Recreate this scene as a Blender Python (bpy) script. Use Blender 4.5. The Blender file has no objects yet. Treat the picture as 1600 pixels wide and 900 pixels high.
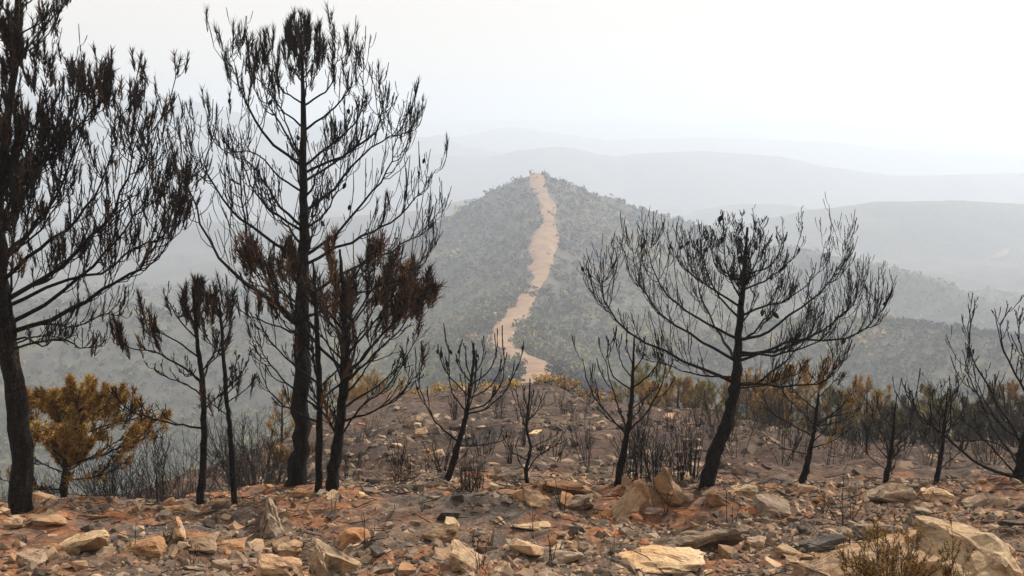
import bpy, bmesh, math, random
import numpy as np
from mathutils import Vector, Matrix

# ------------------------------------------------------------------ camera, sky, sun, exposure
F_PX = 2198.0                       # focal length in pixels of a 1600 px wide frame
HORIZON = 200.0
PITCH = math.atan((450.0 - HORIZON) / F_PX)
scene = bpy.context.scene
COL = scene.collection
cam_d = bpy.data.cameras.new("camera")
cam_d.sensor_width = 36.0
cam_d.lens = 36.0 * F_PX / 1600.0
cam_d.clip_start = 0.1
cam_d.clip_end = 40000.0
cam = bpy.data.objects.new("camera", cam_d)
cam.location = (0, 0, 0)
cam.rotation_euler = (math.pi / 2 - PITCH, 0, 0)
COL.objects.link(cam)
scene.camera = cam

SUN_EL, SUN_AZ = math.radians(48), math.radians(50)     # azimuth clockwise from the view direction
world = bpy.data.worlds.new("World")
scene.world = world
world.use_nodes = True
wn = world.node_tree.nodes
wl = world.node_tree.links
wn.clear()
sky = wn.new("ShaderNodeTexSky")
sky.sky_type = 'NISHITA'
sky.sun_disc = False
sky.sun_elevation = SUN_EL
sky.sun_rotation = SUN_AZ
sky.altitude = 600
sky.air_density = 1.0
sky.dust_density = 6.0
mixw = wn.new("ShaderNodeMix")
mixw.data_type = 'RGBA'
mixw.inputs[0].default_value = 0.86                      # smoke veils the blue sky
mixw.inputs[7].default_value = (8.4, 7.8, 7.0, 1)
bg = wn.new("ShaderNodeBackground")
bg.inputs[1].default_value = 0.10
wo = wn.new("ShaderNodeOutputWorld")
wl.new(sky.outputs[0], mixw.inputs[6])
wl.new(mixw.outputs[2], bg.inputs[0])
wl.new(bg.outputs[0], wo.inputs[0])

sd = bpy.data.lights.new("sun", 'SUN')
sd.energy = 5.0
sd.angle = math.radians(1.2)
sd.color = (1.0, 0.945, 0.86)
sun = bpy.data.objects.new("sun", sd)
sun_dir = Vector((math.sin(SUN_AZ) * math.cos(SUN_EL), math.cos(SUN_AZ) * math.cos(SUN_EL), math.sin(SUN_EL)))
sun.rotation_euler = sun_dir.to_track_quat('Z', 'Y').to_euler()
sun.location = (30, 20, 60)
COL.objects.link(sun)

scene.view_settings.view_transform = 'Standard'
scene.view_settings.look = 'None'
scene.view_settings.gamma = 1.0
scene.view_settings.use_curve_mapping = False
scene.view_settings.exposure = 0.32
scene.render.engine = 'CYCLES'
cy = scene.cycles
cy.use_denoising = True
cy.max_bounces = 6
cy.diffuse_bounces = 2
cy.glossy_bounces = 1
cy.transmission_bounces = 1
cy.volume_bounces = 4
cy.transparent_max_bounces = 4
cy.use_adaptive_sampling = True
cy.adaptive_threshold = 0.02

# ------------------------------------------------------------------ helpers
SA, CA = math.sin(PITCH), math.cos(PITCH)


def at(px, py, D):
    """world point at forward distance D on the line of sight through a photo pixel"""
    u = (px - 800.0) / F_PX
    v = (450.0 - py) / F_PX
    fy = CA + v * SA
    fz = -SA + v * CA
    return np.array([u * D / fy, D, fz * D / fy])


def pix(P):
    P = np.asarray(P, float)
    f = P[..., 1] * CA - P[..., 2] * SA
    v = (P[..., 1] * SA + P[..., 2] * CA) / f
    return 800 + F_PX * P[..., 0] / f, 450 - F_PX * v


def vnoise(x, y, seed=0):
    xi = np.floor(x).astype(np.int64)
    yi = np.floor(y).astype(np.int64)
    fx, fy = x - xi, y - yi
    fx = fx * fx * fx * (fx * (fx * 6 - 15) + 10)
    fy = fy * fy * fy * (fy * (fy * 6 - 15) + 10)

    def h(a, b):
        n = (a * 374761393 + b * 668265263 + seed * 1442695041) & 0xffffffff
        n = ((n ^ (n >> 13)) * 1274126177) & 0xffffffff
        n = n ^ (n >> 16)
        return (n & 0xffff) / 32767.5 - 1.0
    a = h(xi, yi) * (1 - fx) + h(xi + 1, yi) * fx
    b = h(xi, yi + 1) * (1 - fx) + h(xi + 1, yi + 1) * fx
    return a * (1 - fy) + b * fy


def fbm(x, y, octaves=4, seed=0, gain=0.5):
    s, amp, f = 0.0, 1.0, 1.0
    for o in range(octaves):
        s = s + amp * vnoise(x * f + 17.3 * o, y * f - 9.1 * o, seed + o * 31)
        amp *= gain
        f *= 2.03
    return s


def smooth(a, b, x):
    t = np.clip((x - a) / (b - a), 0, 1)
    return t * t * (3 - 2 * t)


class MB:
    """collects verts and faces in numpy arrays"""

    def __init__(self):
        self.v, self.q, self.t, self.a, self.n = [], [], [], [], 0

    def add(self, V, quads=None, tris=None, tint=0.5):
        V = np.asarray(V, float).reshape(-1, 3)
        if quads is not None and len(quads):
            self.q.append(np.asarray(quads, np.int64).reshape(-1, 4) + self.n)
        if tris is not None and len(tris):
            self.t.append(np.asarray(tris, np.int64).reshape(-1, 3) + self.n)
        self.v.append(V)
        self.a.append(np.broadcast_to(np.asarray(tint, float), (len(V),)).copy())
        self.n += len(V)

    def tubes(self, P, R, sides=5, tint=0.5):
        """P (M,N,3) centre lines, R (M,N) radii"""
        P = np.asarray(P, float)
        R = np.asarray(R, float)
        if P.ndim == 2:
            P, R = P[None], R[None]
        M, N, _ = P.shape
        if M == 0:
            return
        T = np.gradient(P, axis=1)
        T /= np.linalg.norm(T, axis=2, keepdims=True) + 1e-9
        ref = np.where(np.abs(T.mean(1)[:, None, 2:3]) > 0.8, np.array([[[1.0, 0.13, 0.0]]]), np.array([[[0.07, 0.03, 1.0]]]))
        U = np.cross(T, np.broadcast_to(ref, T.shape))
        U /= np.linalg.norm(U, axis=2, keepdims=True) + 1e-9
        W = np.cross(T, U)
        an = np.arange(sides) * 2 * math.pi / sides
        ring = (P[:, :, None, :] + R[:, :, None, None] *
                (np.cos(an)[None, None, :, None] * U[:, :, None, :] + np.sin(an)[None, None, :, None] * W[:, :, None, :]))
        idx = np.arange(M * N * sides).reshape(M, N, sides)
        nx = np.roll(idx, -1, axis=2)
        q = np.stack([idx[:, :-1], nx[:, :-1], nx[:, 1:], idx[:, 1:]], axis=-1).reshape(-1, 4)
        tint = np.asarray(tint, float)
        if tint.ndim:
            tint = np.repeat(tint, N * sides)
        self.add(ring.reshape(-1, 3), quads=q, tint=tint)

    def mesh(self, name, mat, smooth_shade=True):
        me = bpy.data.meshes.new(name)
        V = np.concatenate(self.v) if self.v else np.zeros((0, 3))
        Q = np.concatenate(self.q) if self.q else np.zeros((0, 4), np.int64)
        T = np.concatenate(self.t) if self.t else np.zeros((0, 3), np.int64)
        me.vertices.add(len(V))
        me.vertices.foreach_set("co", V.astype(np.float32).ravel())
        nl = Q.size + T.size
        me.loops.add(nl)
        me.loops.foreach_set("vertex_index", np.concatenate([Q.ravel(), T.ravel()]).astype(np.int32))
        me.polygons.add(len(Q) + len(T))
        ls = np.concatenate([np.arange(len(Q)) * 4, Q.size + np.arange(len(T)) * 3]).astype(np.int32)
        me.polygons.foreach_set("loop_start", ls)
        me.polygons.foreach_set("use_smooth", np.full(len(ls), smooth_shade))
        at_ = me.attributes.new("tint", 'FLOAT', 'POINT')
        at_.data.foreach_set("value", np.concatenate(self.a).astype(np.float32) if self.a else np.zeros(0, np.float32))
        me.update(calc_edges=True)
        me.materials.append(mat)
        return me

    def build(self, name, mat, parent=None, smooth_shade=True, origin=None):
        if origin is not None:
            o3 = np.asarray(origin, float)
            self.v = [v - o3 for v in self.v]
        o = bpy.data.objects.new(name, self.mesh(name, mat, smooth_shade))
        COL.objects.link(o)
        if parent is not None:
            o.parent = parent
        elif origin is not None:
            o.location = origin
        return o


def tag(o, label=None, cat=None, group=None, kind=None):
    if label: o["label"] = label
    if cat: o["category"] = cat
    if group: o["group"] = group
    if kind: o["kind"] = kind
    return o


def empty(name, loc):
    o = bpy.data.objects.new(name, None)
    o.empty_display_size = 0.2
    COL.objects.link(o)
    o.location = loc
    return o


# ------------------------------------------------------------------ materials
def new_mat(name, rough=0.9):
    m = bpy.data.materials.new(name)
    m.use_nodes = True
    nt = m.node_tree
    b = nt.nodes["Principled BSDF"]
    b.inputs["Roughness"].default_value = rough
    b.inputs["Specular IOR Level"].default_value = 0.2
    return m, nt, b


def N(nt, t, **kw):
    n = nt.nodes.new(t)
    for k, v in kw.items():
        setattr(n, k, v)
    return n


def noise(nt, vec, scale, detail=5, rough=0.6, dist=0.0):
    n = N(nt, "ShaderNodeTexNoise")
    n.inputs["Scale"].default_value = scale
    n.inputs["Detail"].default_value = detail
    n.inputs["Roughness"].default_value = rough
    n.inputs["Distortion"].default_value = dist
    if vec is not None:
        nt.links.new(vec, n.inputs["Vector"])
    return n.outputs["Fac"]


def ramp(nt, fac, stops):
    r = N(nt, "ShaderNodeValToRGB")
    els = r.color_ramp.elements
    while len(els) < len(stops):
        els.new(0.5)
    for e, (p, c) in zip(els, stops):
        e.position = p
        e.color = (c[0], c[1], c[2], 1) if len(c) == 3 else c
    nt.links.new(fac, r.inputs[0])
    return r.outputs[0]


def mix(nt, fac, a, b, blend='MIX'):
    m = N(nt, "ShaderNodeMix", data_type='RGBA', blend_type=blend)
    for s, i in ((fac, 0), (a, 6), (b, 7)):
        if hasattr(s, "is_output"):
            nt.links.new(s, m.inputs[i])
        elif i == 0:
            m.inputs[0].default_value = s
        else:
            m.inputs[i].default_value = (*s, 1)
    return m.outputs[2]


def bump(nt, b, h, strength, dist):
    n = N(nt, "ShaderNodeBump")
    n.inputs["Strength"].default_value = strength
    n.inputs["Distance"].default_value = dist
    nt.links.new(h, n.inputs["Height"])
    nt.links.new(n.outputs[0], b.inputs["Normal"])


def attr(nt, name):
    a = N(nt, "ShaderNodeAttribute", attribute_name=name)
    return a.outputs["Fac"]


def geo_pos(nt):
    return N(nt, "ShaderNodeNewGeometry").outputs["Position"]


def obj_pos(nt):
    return N(nt, "ShaderNodeTexCoord").outputs["Object"]


def val(nt, op, a, b=None):
    m = N(nt, "ShaderNodeMath", operation=op)
    for i, s in enumerate((a, b)):
        if s is None: continue
        if hasattr(s, "is_output"): nt.links.new(s, m.inputs[i])
        else: m.inputs[i].default_value = s
    return m.outputs[0]


def mat_bark(name, cols, scale=1.0):
    m, nt, b = new_mat(name, 0.95)
    mp = N(nt, "ShaderNodeMapping")
    mp.inputs["Scale"].default_value = (18 * scale, 18 * scale, 4 * scale)
    nt.links.new(geo_pos(nt), mp.inputs[0])
    n1 = noise(nt, mp.outputs[0], 1.0, 5, 0.65, 0.6)
    c = ramp(nt, n1, [(0.32, cols[0]), (0.52, cols[1]), (0.72, cols[2])])
    n2 = noise(nt, geo_pos(nt), 1.7, 3)
    c2 = mix(nt, ramp(nt, n2, [(0.55, (0, 0, 0)), (0.75, (1, 1, 1))]), c, cols[3])
    nt.links.new(c2, b.inputs["Base Color"])
    vo = N(nt, "ShaderNodeTexVoronoi", feature='DISTANCE_TO_EDGE')
    mp2 = N(nt, "ShaderNodeMapping")
    mp2.inputs["Scale"].default_value = (15 * scale, 15 * scale, 5.5 * scale)
    nt.links.new(geo_pos(nt), mp2.inputs[0])
    nt.links.new(mp2.outputs[0], vo.inputs["Vector"])
    plate = ramp(nt, vo.outputs["Distance"], [(0.02, (0, 0, 0)), (0.22, (1, 1, 1))])
    c3 = mix(nt, plate, mix(nt, 1.0, c2, (.3, .3, .3), 'MULTIPLY'), mix(nt, 1.0, c2, (1.5, 1.45, 1.4), 'MULTIPLY'))
    nt.links.new(c3, b.inputs["Base Color"])
    bump(nt, b, mix(nt, 0.4, plate, n1), 1.0, 0.05)
    return m


M_CHAR = mat_bark("charred_bark", [(.005, .0045, .004), (.013, .0115, .010), (.038, .032, .028), (.024, .018, .014)])
M_CHAR_BROWN = mat_bark("scorched_bark", [(.007, .006, .005), (.020, .016, .013), (.06, .045, .035), (.07, .043, .026)])
M_TWIG = mat_bark("burnt_twigs", [(.010, .009, .008), (.025, .021, .018), (.06, .050, .043), (.05, .037, .028)], 2)
M_BRUSH = mat_bark("dead_brush", [(.020, .017, .015), (.050, .041, .034), (.12, .098, .08), (.09, .065, .046)], 2)


def mat_tint(name, stops, rough=0.85, transl=0.0):
    m, nt, b = new_mat(name, rough)
    c = ramp(nt, attr(nt, "tint"), stops)
    nt.links.new(c, b.inputs["Base Color"])
    return m


M_NEEDLE = mat_tint("scorched_needles", [(0.0, (.012, .010, .009)), (0.4, (.035, .024, .017)), (0.7, (.085, .049, .027)), (1.0, (.20, .105, .045))])
M_OCHRE = mat_tint("ochre_needles", [(0.0, (.05, .035, .02)), (0.35, (.15, .085, .025)), (0.7, (.33, .185, .045)), (1.0, (.46, .30, .08))])
M_SCRUB = mat_tint("hill_scrub", [(0.0, (.018, .017, .016)), (0.3, (.042, .038, .028)), (0.5, (.082, .074, .030)), (0.7, (.095, .105, .030)),
                                  (0.88, (.20, .165, .042)), (1.0, (.36, .23, .07))])
M_OLIVE = mat_tint("olive_needles", [(0.0, (.04, .035, .02)), (0.35, (.10, .085, .03)), (0.7, (.20, .165, .05)), (1.0, (.33, .27, .08))])
M_CONE = mat_bark("pine_cone", [(.012, .010, .009), (.04, .028, .02), (.08, .05, .03), (.05, .03, .02)], 4)


def mat_rock(name, light, mid, dark, orange):
    m, nt, b = new_mat(name, 0.92)
    p = geo_pos(nt)
    n1 = noise(nt, p, 3.1, 8, 0.68, 0.5)
    n2 = noise(nt, p, 14.0, 6, 0.7)
    n3 = noise(nt, p, 1.3, 4)
    c = ramp(nt, n1, [(0.30, dark), (0.45, mid), (0.66, light)])
    c = mix(nt, ramp(nt, n3, [(0.48, (0, 0, 0)), (0.68, (.8, .8, .8))]), c, orange)
    c = mix(nt, 0.75, c, ramp(nt, n2, [(0.25, (.42, .40, .38)), (0.48, (.9, .9, .9)), (0.75, (1.25, 1.22, 1.18))]), 'MULTIPLY')
    # per-stone difference in tone
    oi = N(nt, "ShaderNodeObjectInfo")
    c = mix(nt, 1.0, c, ramp(nt, oi.outputs["Random"], [(0.0, (.62, .60, .58)), (0.5, (.95, .93, .9)), (1.0, (1.2, 1.15, 1.1))]), 'MULTIPLY')
    soot = noise(nt, p, 2.2, 6, 0.7, 1.0)
    c = mix(nt, ramp(nt, soot, [(0.57, (0, 0, 0)), (0.66, (.75, .75, .75))]), c, (.045, .040, .037))
    nt.links.new(c, b.inputs["Base Color"])
    hh = mix(nt, 0.5, n1, n2)
    bump(nt, b, hh, 1.0, 0.09)
    return m


M_ROCK_TAN = mat_rock("tan_rock", (.50, .36, .235), (.35, .235, .145), (.15, .107, .074), (.40, .215, .10))
M_ROCK_GREY = mat_rock("grey_rock", (.40, .315, .235), (.25, .188, .137), (.105, .082, .065), (.31, .19, .11))
M_ROCK_PALE = mat_rock("pale_rock", (.66, .50, .335), (.52, .38, .24), (.27, .19, .12), (.54, .34, .17))
M_ROCK_RUST = mat_rock("rusty_rock", (.40, .24, .135), (.29, .16, .085), (.12, .078, .052), (.36, .17, .07))
M_ROCK_DARK = mat_rock("sooty_rock", (.14, .12, .105), (.075, .066, .06), (.035, .032, .03), (.11, .075, .055))


def mat_ground():
    m, nt, b = new_mat("ash_soil", 0.97)
    p = geo_pos(nt)
    # near: ash, brown earth, rust-red earth
    nA = noise(nt, p, 0.55, 7, 0.66, 0.4)
    nB = noise(nt, p, 6.0, 7, 0.72)
    nC = noise(nt, p, 26.0, 5, 0.75)
    nR = noise(nt, p, 0.42, 5, 0.62, 0.8)
    nG = noise(nt, p, 1.9, 5, 0.7)
    soil = ramp(nt, nB, [(0.30, (.030, .022, .017)), (0.48, (.095, .065, .047)), (0.62, (.18, .122, .086)), (0.78, (.33, .235, .165))])
    rust = ramp(nt, nB, [(0.30, (.085, .035, .017)), (0.5, (.24, .095, .038)), (0.7, (.40, .18, .075))])
    ash = ramp(nt, nB, [(0.3, (.026, .023, .021)), (0.5, (.068, .058, .051)), (0.72, (.145, .122, .104))])
    c = mix(nt, ramp(nt, nA, [(0.46, (0, 0, 0)), (0.60, (.85, .85, .85))]), soil, ash)
    rm = val(nt, 'MULTIPLY', ramp(nt, nR, [(0.415, (0, 0, 0)), (0.54, (1, 1, 1))]), ramp(nt, nG, [(0.36, (0, 0, 0)), (0.56, (1, 1, 1))]))
    rm = val(nt, 'MULTIPLY', rm, attr(nt, "rust"))
    c = mix(nt, rm, c, rust)
    c = mix(nt, 0.85, c, ramp(nt, nC, [(0.28, (.35, .34, .33)), (0.5, (.95, .95, .95)), (0.75, (1.6, 1.57, 1.55))]), 'MULTIPLY')
    c = mix(nt, attr(nt, "burn"), c, mix(nt, 1.0, c, (.45, .39, .37), "MULTIPLY"))
    # far: scrubby hillside
    fA = noise(nt, p, 0.012, 6, 0.65, 0.5)
    fB = noise(nt, p, 0.09, 6, 0.7)
    fc = ramp(nt, fB, [(0.3, (.026, .023, .019)), (0.47, (.058, .048, .033)), (0.6, (.085, .078, .036)), (0.75, (.18, .13, .065))])
    fc = mix(nt, ramp(nt, fA, [(0.42, (0, 0, 0)), (0.6, (.8, .8, .8))]), fc, ramp(nt, fB, [(0.35, (.024, .022, .021)), (0.65, (.07, .06, .048))]))
    c = mix(nt, attr(nt, "far"), c, fc)
    nt.links.new(c, b.inputs["Base Color"])
    bump(nt, b, mix(nt, 0.5, nB, nC), 0.8, 0.06)
    return m


M_GROUND = mat_ground()


def mat_track():
    m, nt, b = new_mat("bare_track_earth", 0.97)
    p = geo_pos(nt)
    n1 = noise(nt, p, 0.07, 8, 0.75, 0.8)
    n2 = noise(nt, p, 0.6, 5, 0.7)
    c = ramp(nt, n1, [(0.3, (.085, .056, .037)), (0.45, (.20, .122, .070)), (0.7, (.33, .208, .122))])
    c = mix(nt, 0.7, c, ramp(nt, n2, [(0.3, (.6, .6, .6)), (0.55, (1, 1, 1))]), 'MULTIPLY')
    nt.links.new(c, b.inputs["Base Color"])
    bump(nt, b, n2, 0.5, 0.3)
    return m


M_TRACK = mat_track()
M_PEBBLE = mat_tint("loose_stones", [(0.0, (.035, .029, .025)), (0.3, (.115, .083, .060)), (0.55, (.20, .142, .098)), (0.8, (.31, .215, .14)), (0.9, (.33, .17, .085)), (1.0, (.50, .39, .28))], 0.95)

# ------------------------------------------------------------------ terrain
def tps_fit(P):
    X = P[:, :2]
    d2 = ((X[:, None] - X[None]) ** 2).sum(-1)
    K = 0.5 * d2 * np.log(d2 + 1e-9)
    n = len(P)
    A = np.zeros((n + 3, n + 3))
    A[:n, :n] = K + np.eye(n) * 0.5
    A[:n, n] = 1
    A[:n, n + 1:] = X
    A[n, :n] = 1
    A[n + 1:, :n] = X.T
    return X, np.linalg.solve(A, np.concatenate([P[:, 2], np.zeros(3)]))


NEAR = []
for D, z in ((1.0, -1.75), (4.0, -2.3), (8.0, -3.05)):
    for x in (-12, -4, 0, 4, 12):
        NEAR.append((x * (1 + D / 8), D, z))
NEAR_ROWS = [   # (px, [(D, py)...])
    (-1500, [(12, 905), (15, 815), (22, 850), (35, 880), (60, 890), (100, 890)]),
    (-500, [(12, 905), (14.6, 808), (22, 855), (35, 880), (60, 890), (100, 880)]),
    (0, [(12, 903), (14.3, 802), (22, 850), (35, 875), (60, 885), (100, 860)]),
    (170, [(12, 902), (14.8, 800), (22, 840), (35, 868), (60, 880), (100, 840)]),
    (310, [(12, 901), (16.0, 790), (22, 815), (35, 835), (60, 840), (100, 800)]),
    (440, [(12, 900), (17.0, 768), (24, 765), (38, 745), (60, 720), (100, 730)]),
    (580, [(12, 900), (17.5, 764), (24, 732), (38, 686), (55, 640), (75, 622), (100, 655)]),
    (800, [(12, 900), (18.0, 757), (24, 728), (38, 675), (55, 635), (72, 615), (100, 638)]),
    (1000, [(12, 900), (18.0, 757), (24, 728), (38, 682), (55, 645), (72, 628), (100, 650)]),
    (1200, [(12, 898), (18.0, 760), (24, 738), (38, 700), (55, 680), (72, 670), (100, 680)]),
    (1400, [(12, 896), (18.0, 757), (24, 742), (38, 715), (55, 705), (72, 700), (100, 700)]),
    (1600, [(12, 894), (18.5, 750), (24, 742), (38, 722), (55, 718), (72, 720), (100, 720)]),
    (2100, [(12, 890), (18.5, 748), (24, 745), (38, 735), (60, 740), (100, 745)]),
    (3100, [(12, 890), (18.5, 748), (24, 750), (38, 760), (60, 770), (100, 780)]),
]
for px, rows in NEAR_ROWS:
    for D, py in rows:
        NEAR.append(tuple(at(px, py, D)))
TPS_X, TPS_W = tps_fit(np.array(NEAR, float))


def near_height(x, y):
    out = np.full(x.shape, TPS_W[-3]) + TPS_W[-2] * x + TPS_W[-1] * y
    for i in range(len(TPS_X)):
        d2 = (x - TPS_X[i, 0]) ** 2 + (y - TPS_X[i, 1]) ** 2
        out = out + TPS_W[i] * 0.5 * d2 * np.log(d2 + 1e-9)
    return out


SPUR = [(278, 831, 849, 850), (320, 840, 862, 770), (347, 849, 869, 715), (369, 827, 869, 670), (409, 824, 862, 610), (435, 838, 853, 570),
        (480, 796, 831, 500), (524, 760, 809, 430), (537, 755, 805, 410), (551, 778, 822, 385), (569, 812, 868, 345), (595, 806, 864, 270), (627, 792, 846, 150)]
RIDGES = [   # (points (px, py, D), slope, rounding in metres)
    ([((l + r) / 2, py, D) for py, l, r, D in SPUR] + [(818, 640, 105)], 0.54, 6),
    ([(300, 545, 880), (450, 500, 940), (560, 455, 980), (650, 398, 960), (707, 358, 920), (760, 324, 880), (787, 308, 865), (800, 297, 860), (815, 285, 853), (838, 279, 850), (868, 286, 860),
      (950, 310, 900), (1000, 328, 940), (1090, 352, 1000), (1200, 382, 980), (1330, 404, 950), (1450, 434, 900), (1590, 490, 850), (1800, 560, 800)], 0.60, 4),
    ([(-900, 470, 600), (-300, 476, 620), (0, 474, 640), (150, 480, 650), (300, 494, 660), (450, 515, 650), (600, 556, 600)], 0.30, 25),
    ([(1130, 525, 520), (1250, 508, 510), (1380, 504, 500), (1450, 513, 490), (1550, 530, 470), (1700, 560, 450)], 0.34, 18),
    ([(-900, 330, 1800), (-300, 345, 1800), (100, 352, 1800), (400, 345, 1750), (600, 335, 1700), (690, 323, 1700), (745, 310, 1700), (790, 305, 1700), (900, 335, 1750)], 0.38, 25),
    ([(1000, 440, 1500), (1100, 392, 1550), (1170, 358, 1600), (1230, 342, 1650), (1300, 325, 1700), (1380, 315, 1700), (1500, 313, 1700), (1600, 319, 1700), (1750, 335, 1700), (2300, 340, 1700)], 0.36, 40),
    ([(980, 345, 2300), (1100, 335, 2300), (1170, 318, 2300), (1220, 320, 2300), (1300, 345, 2300)], 0.35, 50),
    ([(-1500, 235, 3300), (-300, 245, 3300), (200, 238, 3300), (600, 238, 3200), (680, 240, 3200), (760, 249, 3200), (830, 233, 3200), (870, 229, 3200), (905, 245, 3200), (960, 244, 3200), (1000, 240, 3200), (1100, 236, 3200),
      (1200, 243, 3200), (1300, 262, 3200), (1400, 275, 3200), (1500, 273, 3200), (1600, 270, 3200), (2200, 260, 3300)], 0.34, 60),
    ([(600, 218, 4800), (720, 213, 4800), (800, 199, 4800), (850, 206, 4800), (950, 220, 4800), (1100, 214, 4800), (1300, 222, 4800), (1400, 233, 4800), (1600, 240, 4800), (2400, 235, 4800)], 0.32, 80),
    ([(-2000, 150, 3600), (-300, 140, 3600), (0, 138, 3600), (150, 142, 3600), (250, 152, 3600), (340, 172, 3600), (500, 196, 3700), (650, 214, 3800)], 0.34, 80),
    ([(-2500, 190, 7000), (0, 190, 7000), (800, 188, 7000), (1600, 192, 7000), (3600, 188, 7000)], 0.3, 80),
]
RIDGES = [(np.array([at(*p) for p in pts]), s, w) for pts, s, w in RIDGES]
VALLEY = -128.0


def far_height(x, y):
    dist = None
    k = 0.25
    base = VALLEY - 0.02 * np.clip(y - 800, 0, 6000)
    zs = [base]
    for pts, slope, w in RIDGES:
        best = np.full(x.shape, -1e9)
        dm = np.full(x.shape, 1e9)
        for a, b in zip(pts[:-1], pts[1:]):
            ab = b[:2] - a[:2]
            t = np.clip(((x - a[0]) * ab[0] + (y - a[1]) * ab[1]) / (ab @ ab), 0, 1)
            d = np.hypot(x - a[0] - t * ab[0], y - a[1] - t * ab[1])
            dm = np.minimum(dm, d)
            best = np.maximum(best, a[2] + t * (b[2] - a[2]) - slope * (np.sqrt(d * d + w * w) - w))
        zs.append(best)
        dist = dm if dist is None else np.minimum(dist, dm)
    zs = np.stack(zs)
    m = zs.max(0)
    out = m + np.log(np.exp(k * np.clip(zs - m, -200, 0)).sum(0)) / k
    r = np.hypot(x, y)
    # gullies, weaker along the crests
    amp = np.clip(r * 0.0055, 0, 16) * smooth(4, 110, dist)
    out = out + amp * (0.8 * fbm(x / 75.0, y / 75.0, 4, 3) + 1.1 * (0.4 - np.abs(fbm(x / 130.0, y / 130.0, 3, 61)))) + 0.35 * fbm(x / 14.0, y / 14.0, 3, 8)
    return out


def height(x, y):
    x = np.asarray(x, float)
    y = np.asarray(y, float)
    shp = np.broadcast(x, y).shape
    x = np.broadcast_to(x, shp).ravel()
    y = np.broadcast_to(y, shp).ravel()
    r = np.hypot(x, y)
    w = smooth(72, 130, r)
    z = np.zeros(x.shape)
    n = r < 130
    f = r > 72
    if n.any():
        xn, yn, rn = x[n], y[n], r[n]
        zn = near_height(xn, yn)
        rough = smooth(3, 9, rn)
        zn = zn + rough * (0.14 * fbm(xn / 1.9, yn / 1.9, 3, 21) + 0.055 * fbm(xn / 0.42, yn / 0.42, 4, 5)) \
            + smooth(20, 40, rn) * 0.5 * fbm(xn / 6.0, yn / 6.0, 4, 11)
        z[n] += (1 - w[n]) * zn
    if f.any():
        z[f] += w[f] * far_height(x[f], y[f])
    return z.reshape(shp)


_GD = np.concatenate([np.geomspace(7, 130, 500), np.geomspace(131, 3500, 700)])


def hit(px, py):
    """first terrain point on the line of sight through a pixel"""
    u = at(px, py, 1.0)
    h = height(u[0] * _GD, _GD)
    below = u[2] * _GD < h
    i = int(np.argmax(below)) if below.any() else len(_GD) - 1
    D = _GD[i]
    if i > 0:
        a, b = _GD[i - 1], _GD[i]
        for _ in range(12):
            c = 0.5 * (a + b)
            if u[2] * c < float(height(u[0] * c, c)): b = c
            else: a = c
        D = b
    return np.array([u[0] * D, D, float(height(u[0] * D, D))])


def build_ground():
    ang = np.radians(np.concatenate([np.linspace(-72, -25, 45, endpoint=False), np.linspace(-25, 25, 320), np.linspace(25, 72, 46)[1:]]))
    rad = np.concatenate([np.geomspace(0.6, 9, 20, endpoint=False), np.geomspace(9, 26, 250, endpoint=False), np.geomspace(26, 130, 170, endpoint=False),
                          np.geomspace(130, 1400, 260, endpoint=False), np.geomspace(1400, 8500, 150)])
    A, R = np.meshgrid(ang, rad)
    X, Y = R * np.sin(A), R * np.cos(A)
    Z = height(X, Y)
    n, m = X.shape
    idx = np.arange(n * m).reshape(n, m)
    q = np.stack([idx[:-1, :-1], idx[:-1, 1:], idx[1:, 1:], idx[1:, :-1]], -1).reshape(-1, 4)
    mb = MB()
    mb.add(np.stack([X, Y, Z], -1), quads=q)
    o = mb.build("ground", M_GROUND)
    me = o.data
    fa = me.attributes.new("far", 'FLOAT', 'POINT')
    fa.data.foreach_set("value", smooth(75, 120, R).astype(np.float32).ravel())
    ra = me.attributes.new("rust", 'FLOAT', 'POINT')
    ra.data.foreach_set("value", (1 - 0.85 * smooth(18.2, 22, R)).astype(np.float32).ravel())
    ba = me.attributes.new("burn", 'FLOAT', 'POINT')
    ba.data.foreach_set("value", np.clip(smooth(18.0, 21, R) * (0.8 + 0.4 * fbm(X / 5, Y / 5, 3, 91)), 0, 1).astype(np.float32).ravel())
    tag(o, "burnt stony hillside falling to valleys and hazy ridges", None, None, "structure")
    return o


GROUND = build_ground()


def build_track():
    mb = MB()
    rows = []
    S = np.array(SPUR, float)
    D = np.linspace(S[-1, 3], S[0, 3], 260)
    o = np.argsort(S[:, 3])
    py = np.interp(D, S[o, 3], S[o, 0])
    l = np.interp(D, S[o, 3], S[o, 1])
    r = np.interp(D, S[o, 3], S[o, 2])
    rng = np.random.default_rng(4)
    l = l + 5.0 * fbm(D / 55.0, D * 0, 3, 1) - 2
    r = r + 5.0 * fbm(D / 48.0, D * 0 + 5, 3, 2) + 2
    K = 14
    V = np.zeros((len(D), K, 3))
    for j in range(K):
        t = j / (K - 1)
        P = np.array([at(a + (b - a) * t, c, d) for a, b, c, d in zip(l, r, py, D)])
        V[:, j, :2] = P[:, :2]
        V[:, j, 2] = height(P[:, 0], P[:, 1]) + (0.55 if 0 < j < K - 1 else -0.6)
    idx = np.arange(V.shape[0] * K).reshape(-1, K)
    q = np.stack([idx[:-1, :-1], idx[:-1, 1:], idx[1:, 1:], idx[1:, :-1]], -1).reshape(-1, 4)
    mb.add(V, quads=q)
    o = mb.build("firebreak_track", M_TRACK)
    tag(o, "bare pale earth firebreak climbing the hill to its summit", None, None, "structure")


build_track()


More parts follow.
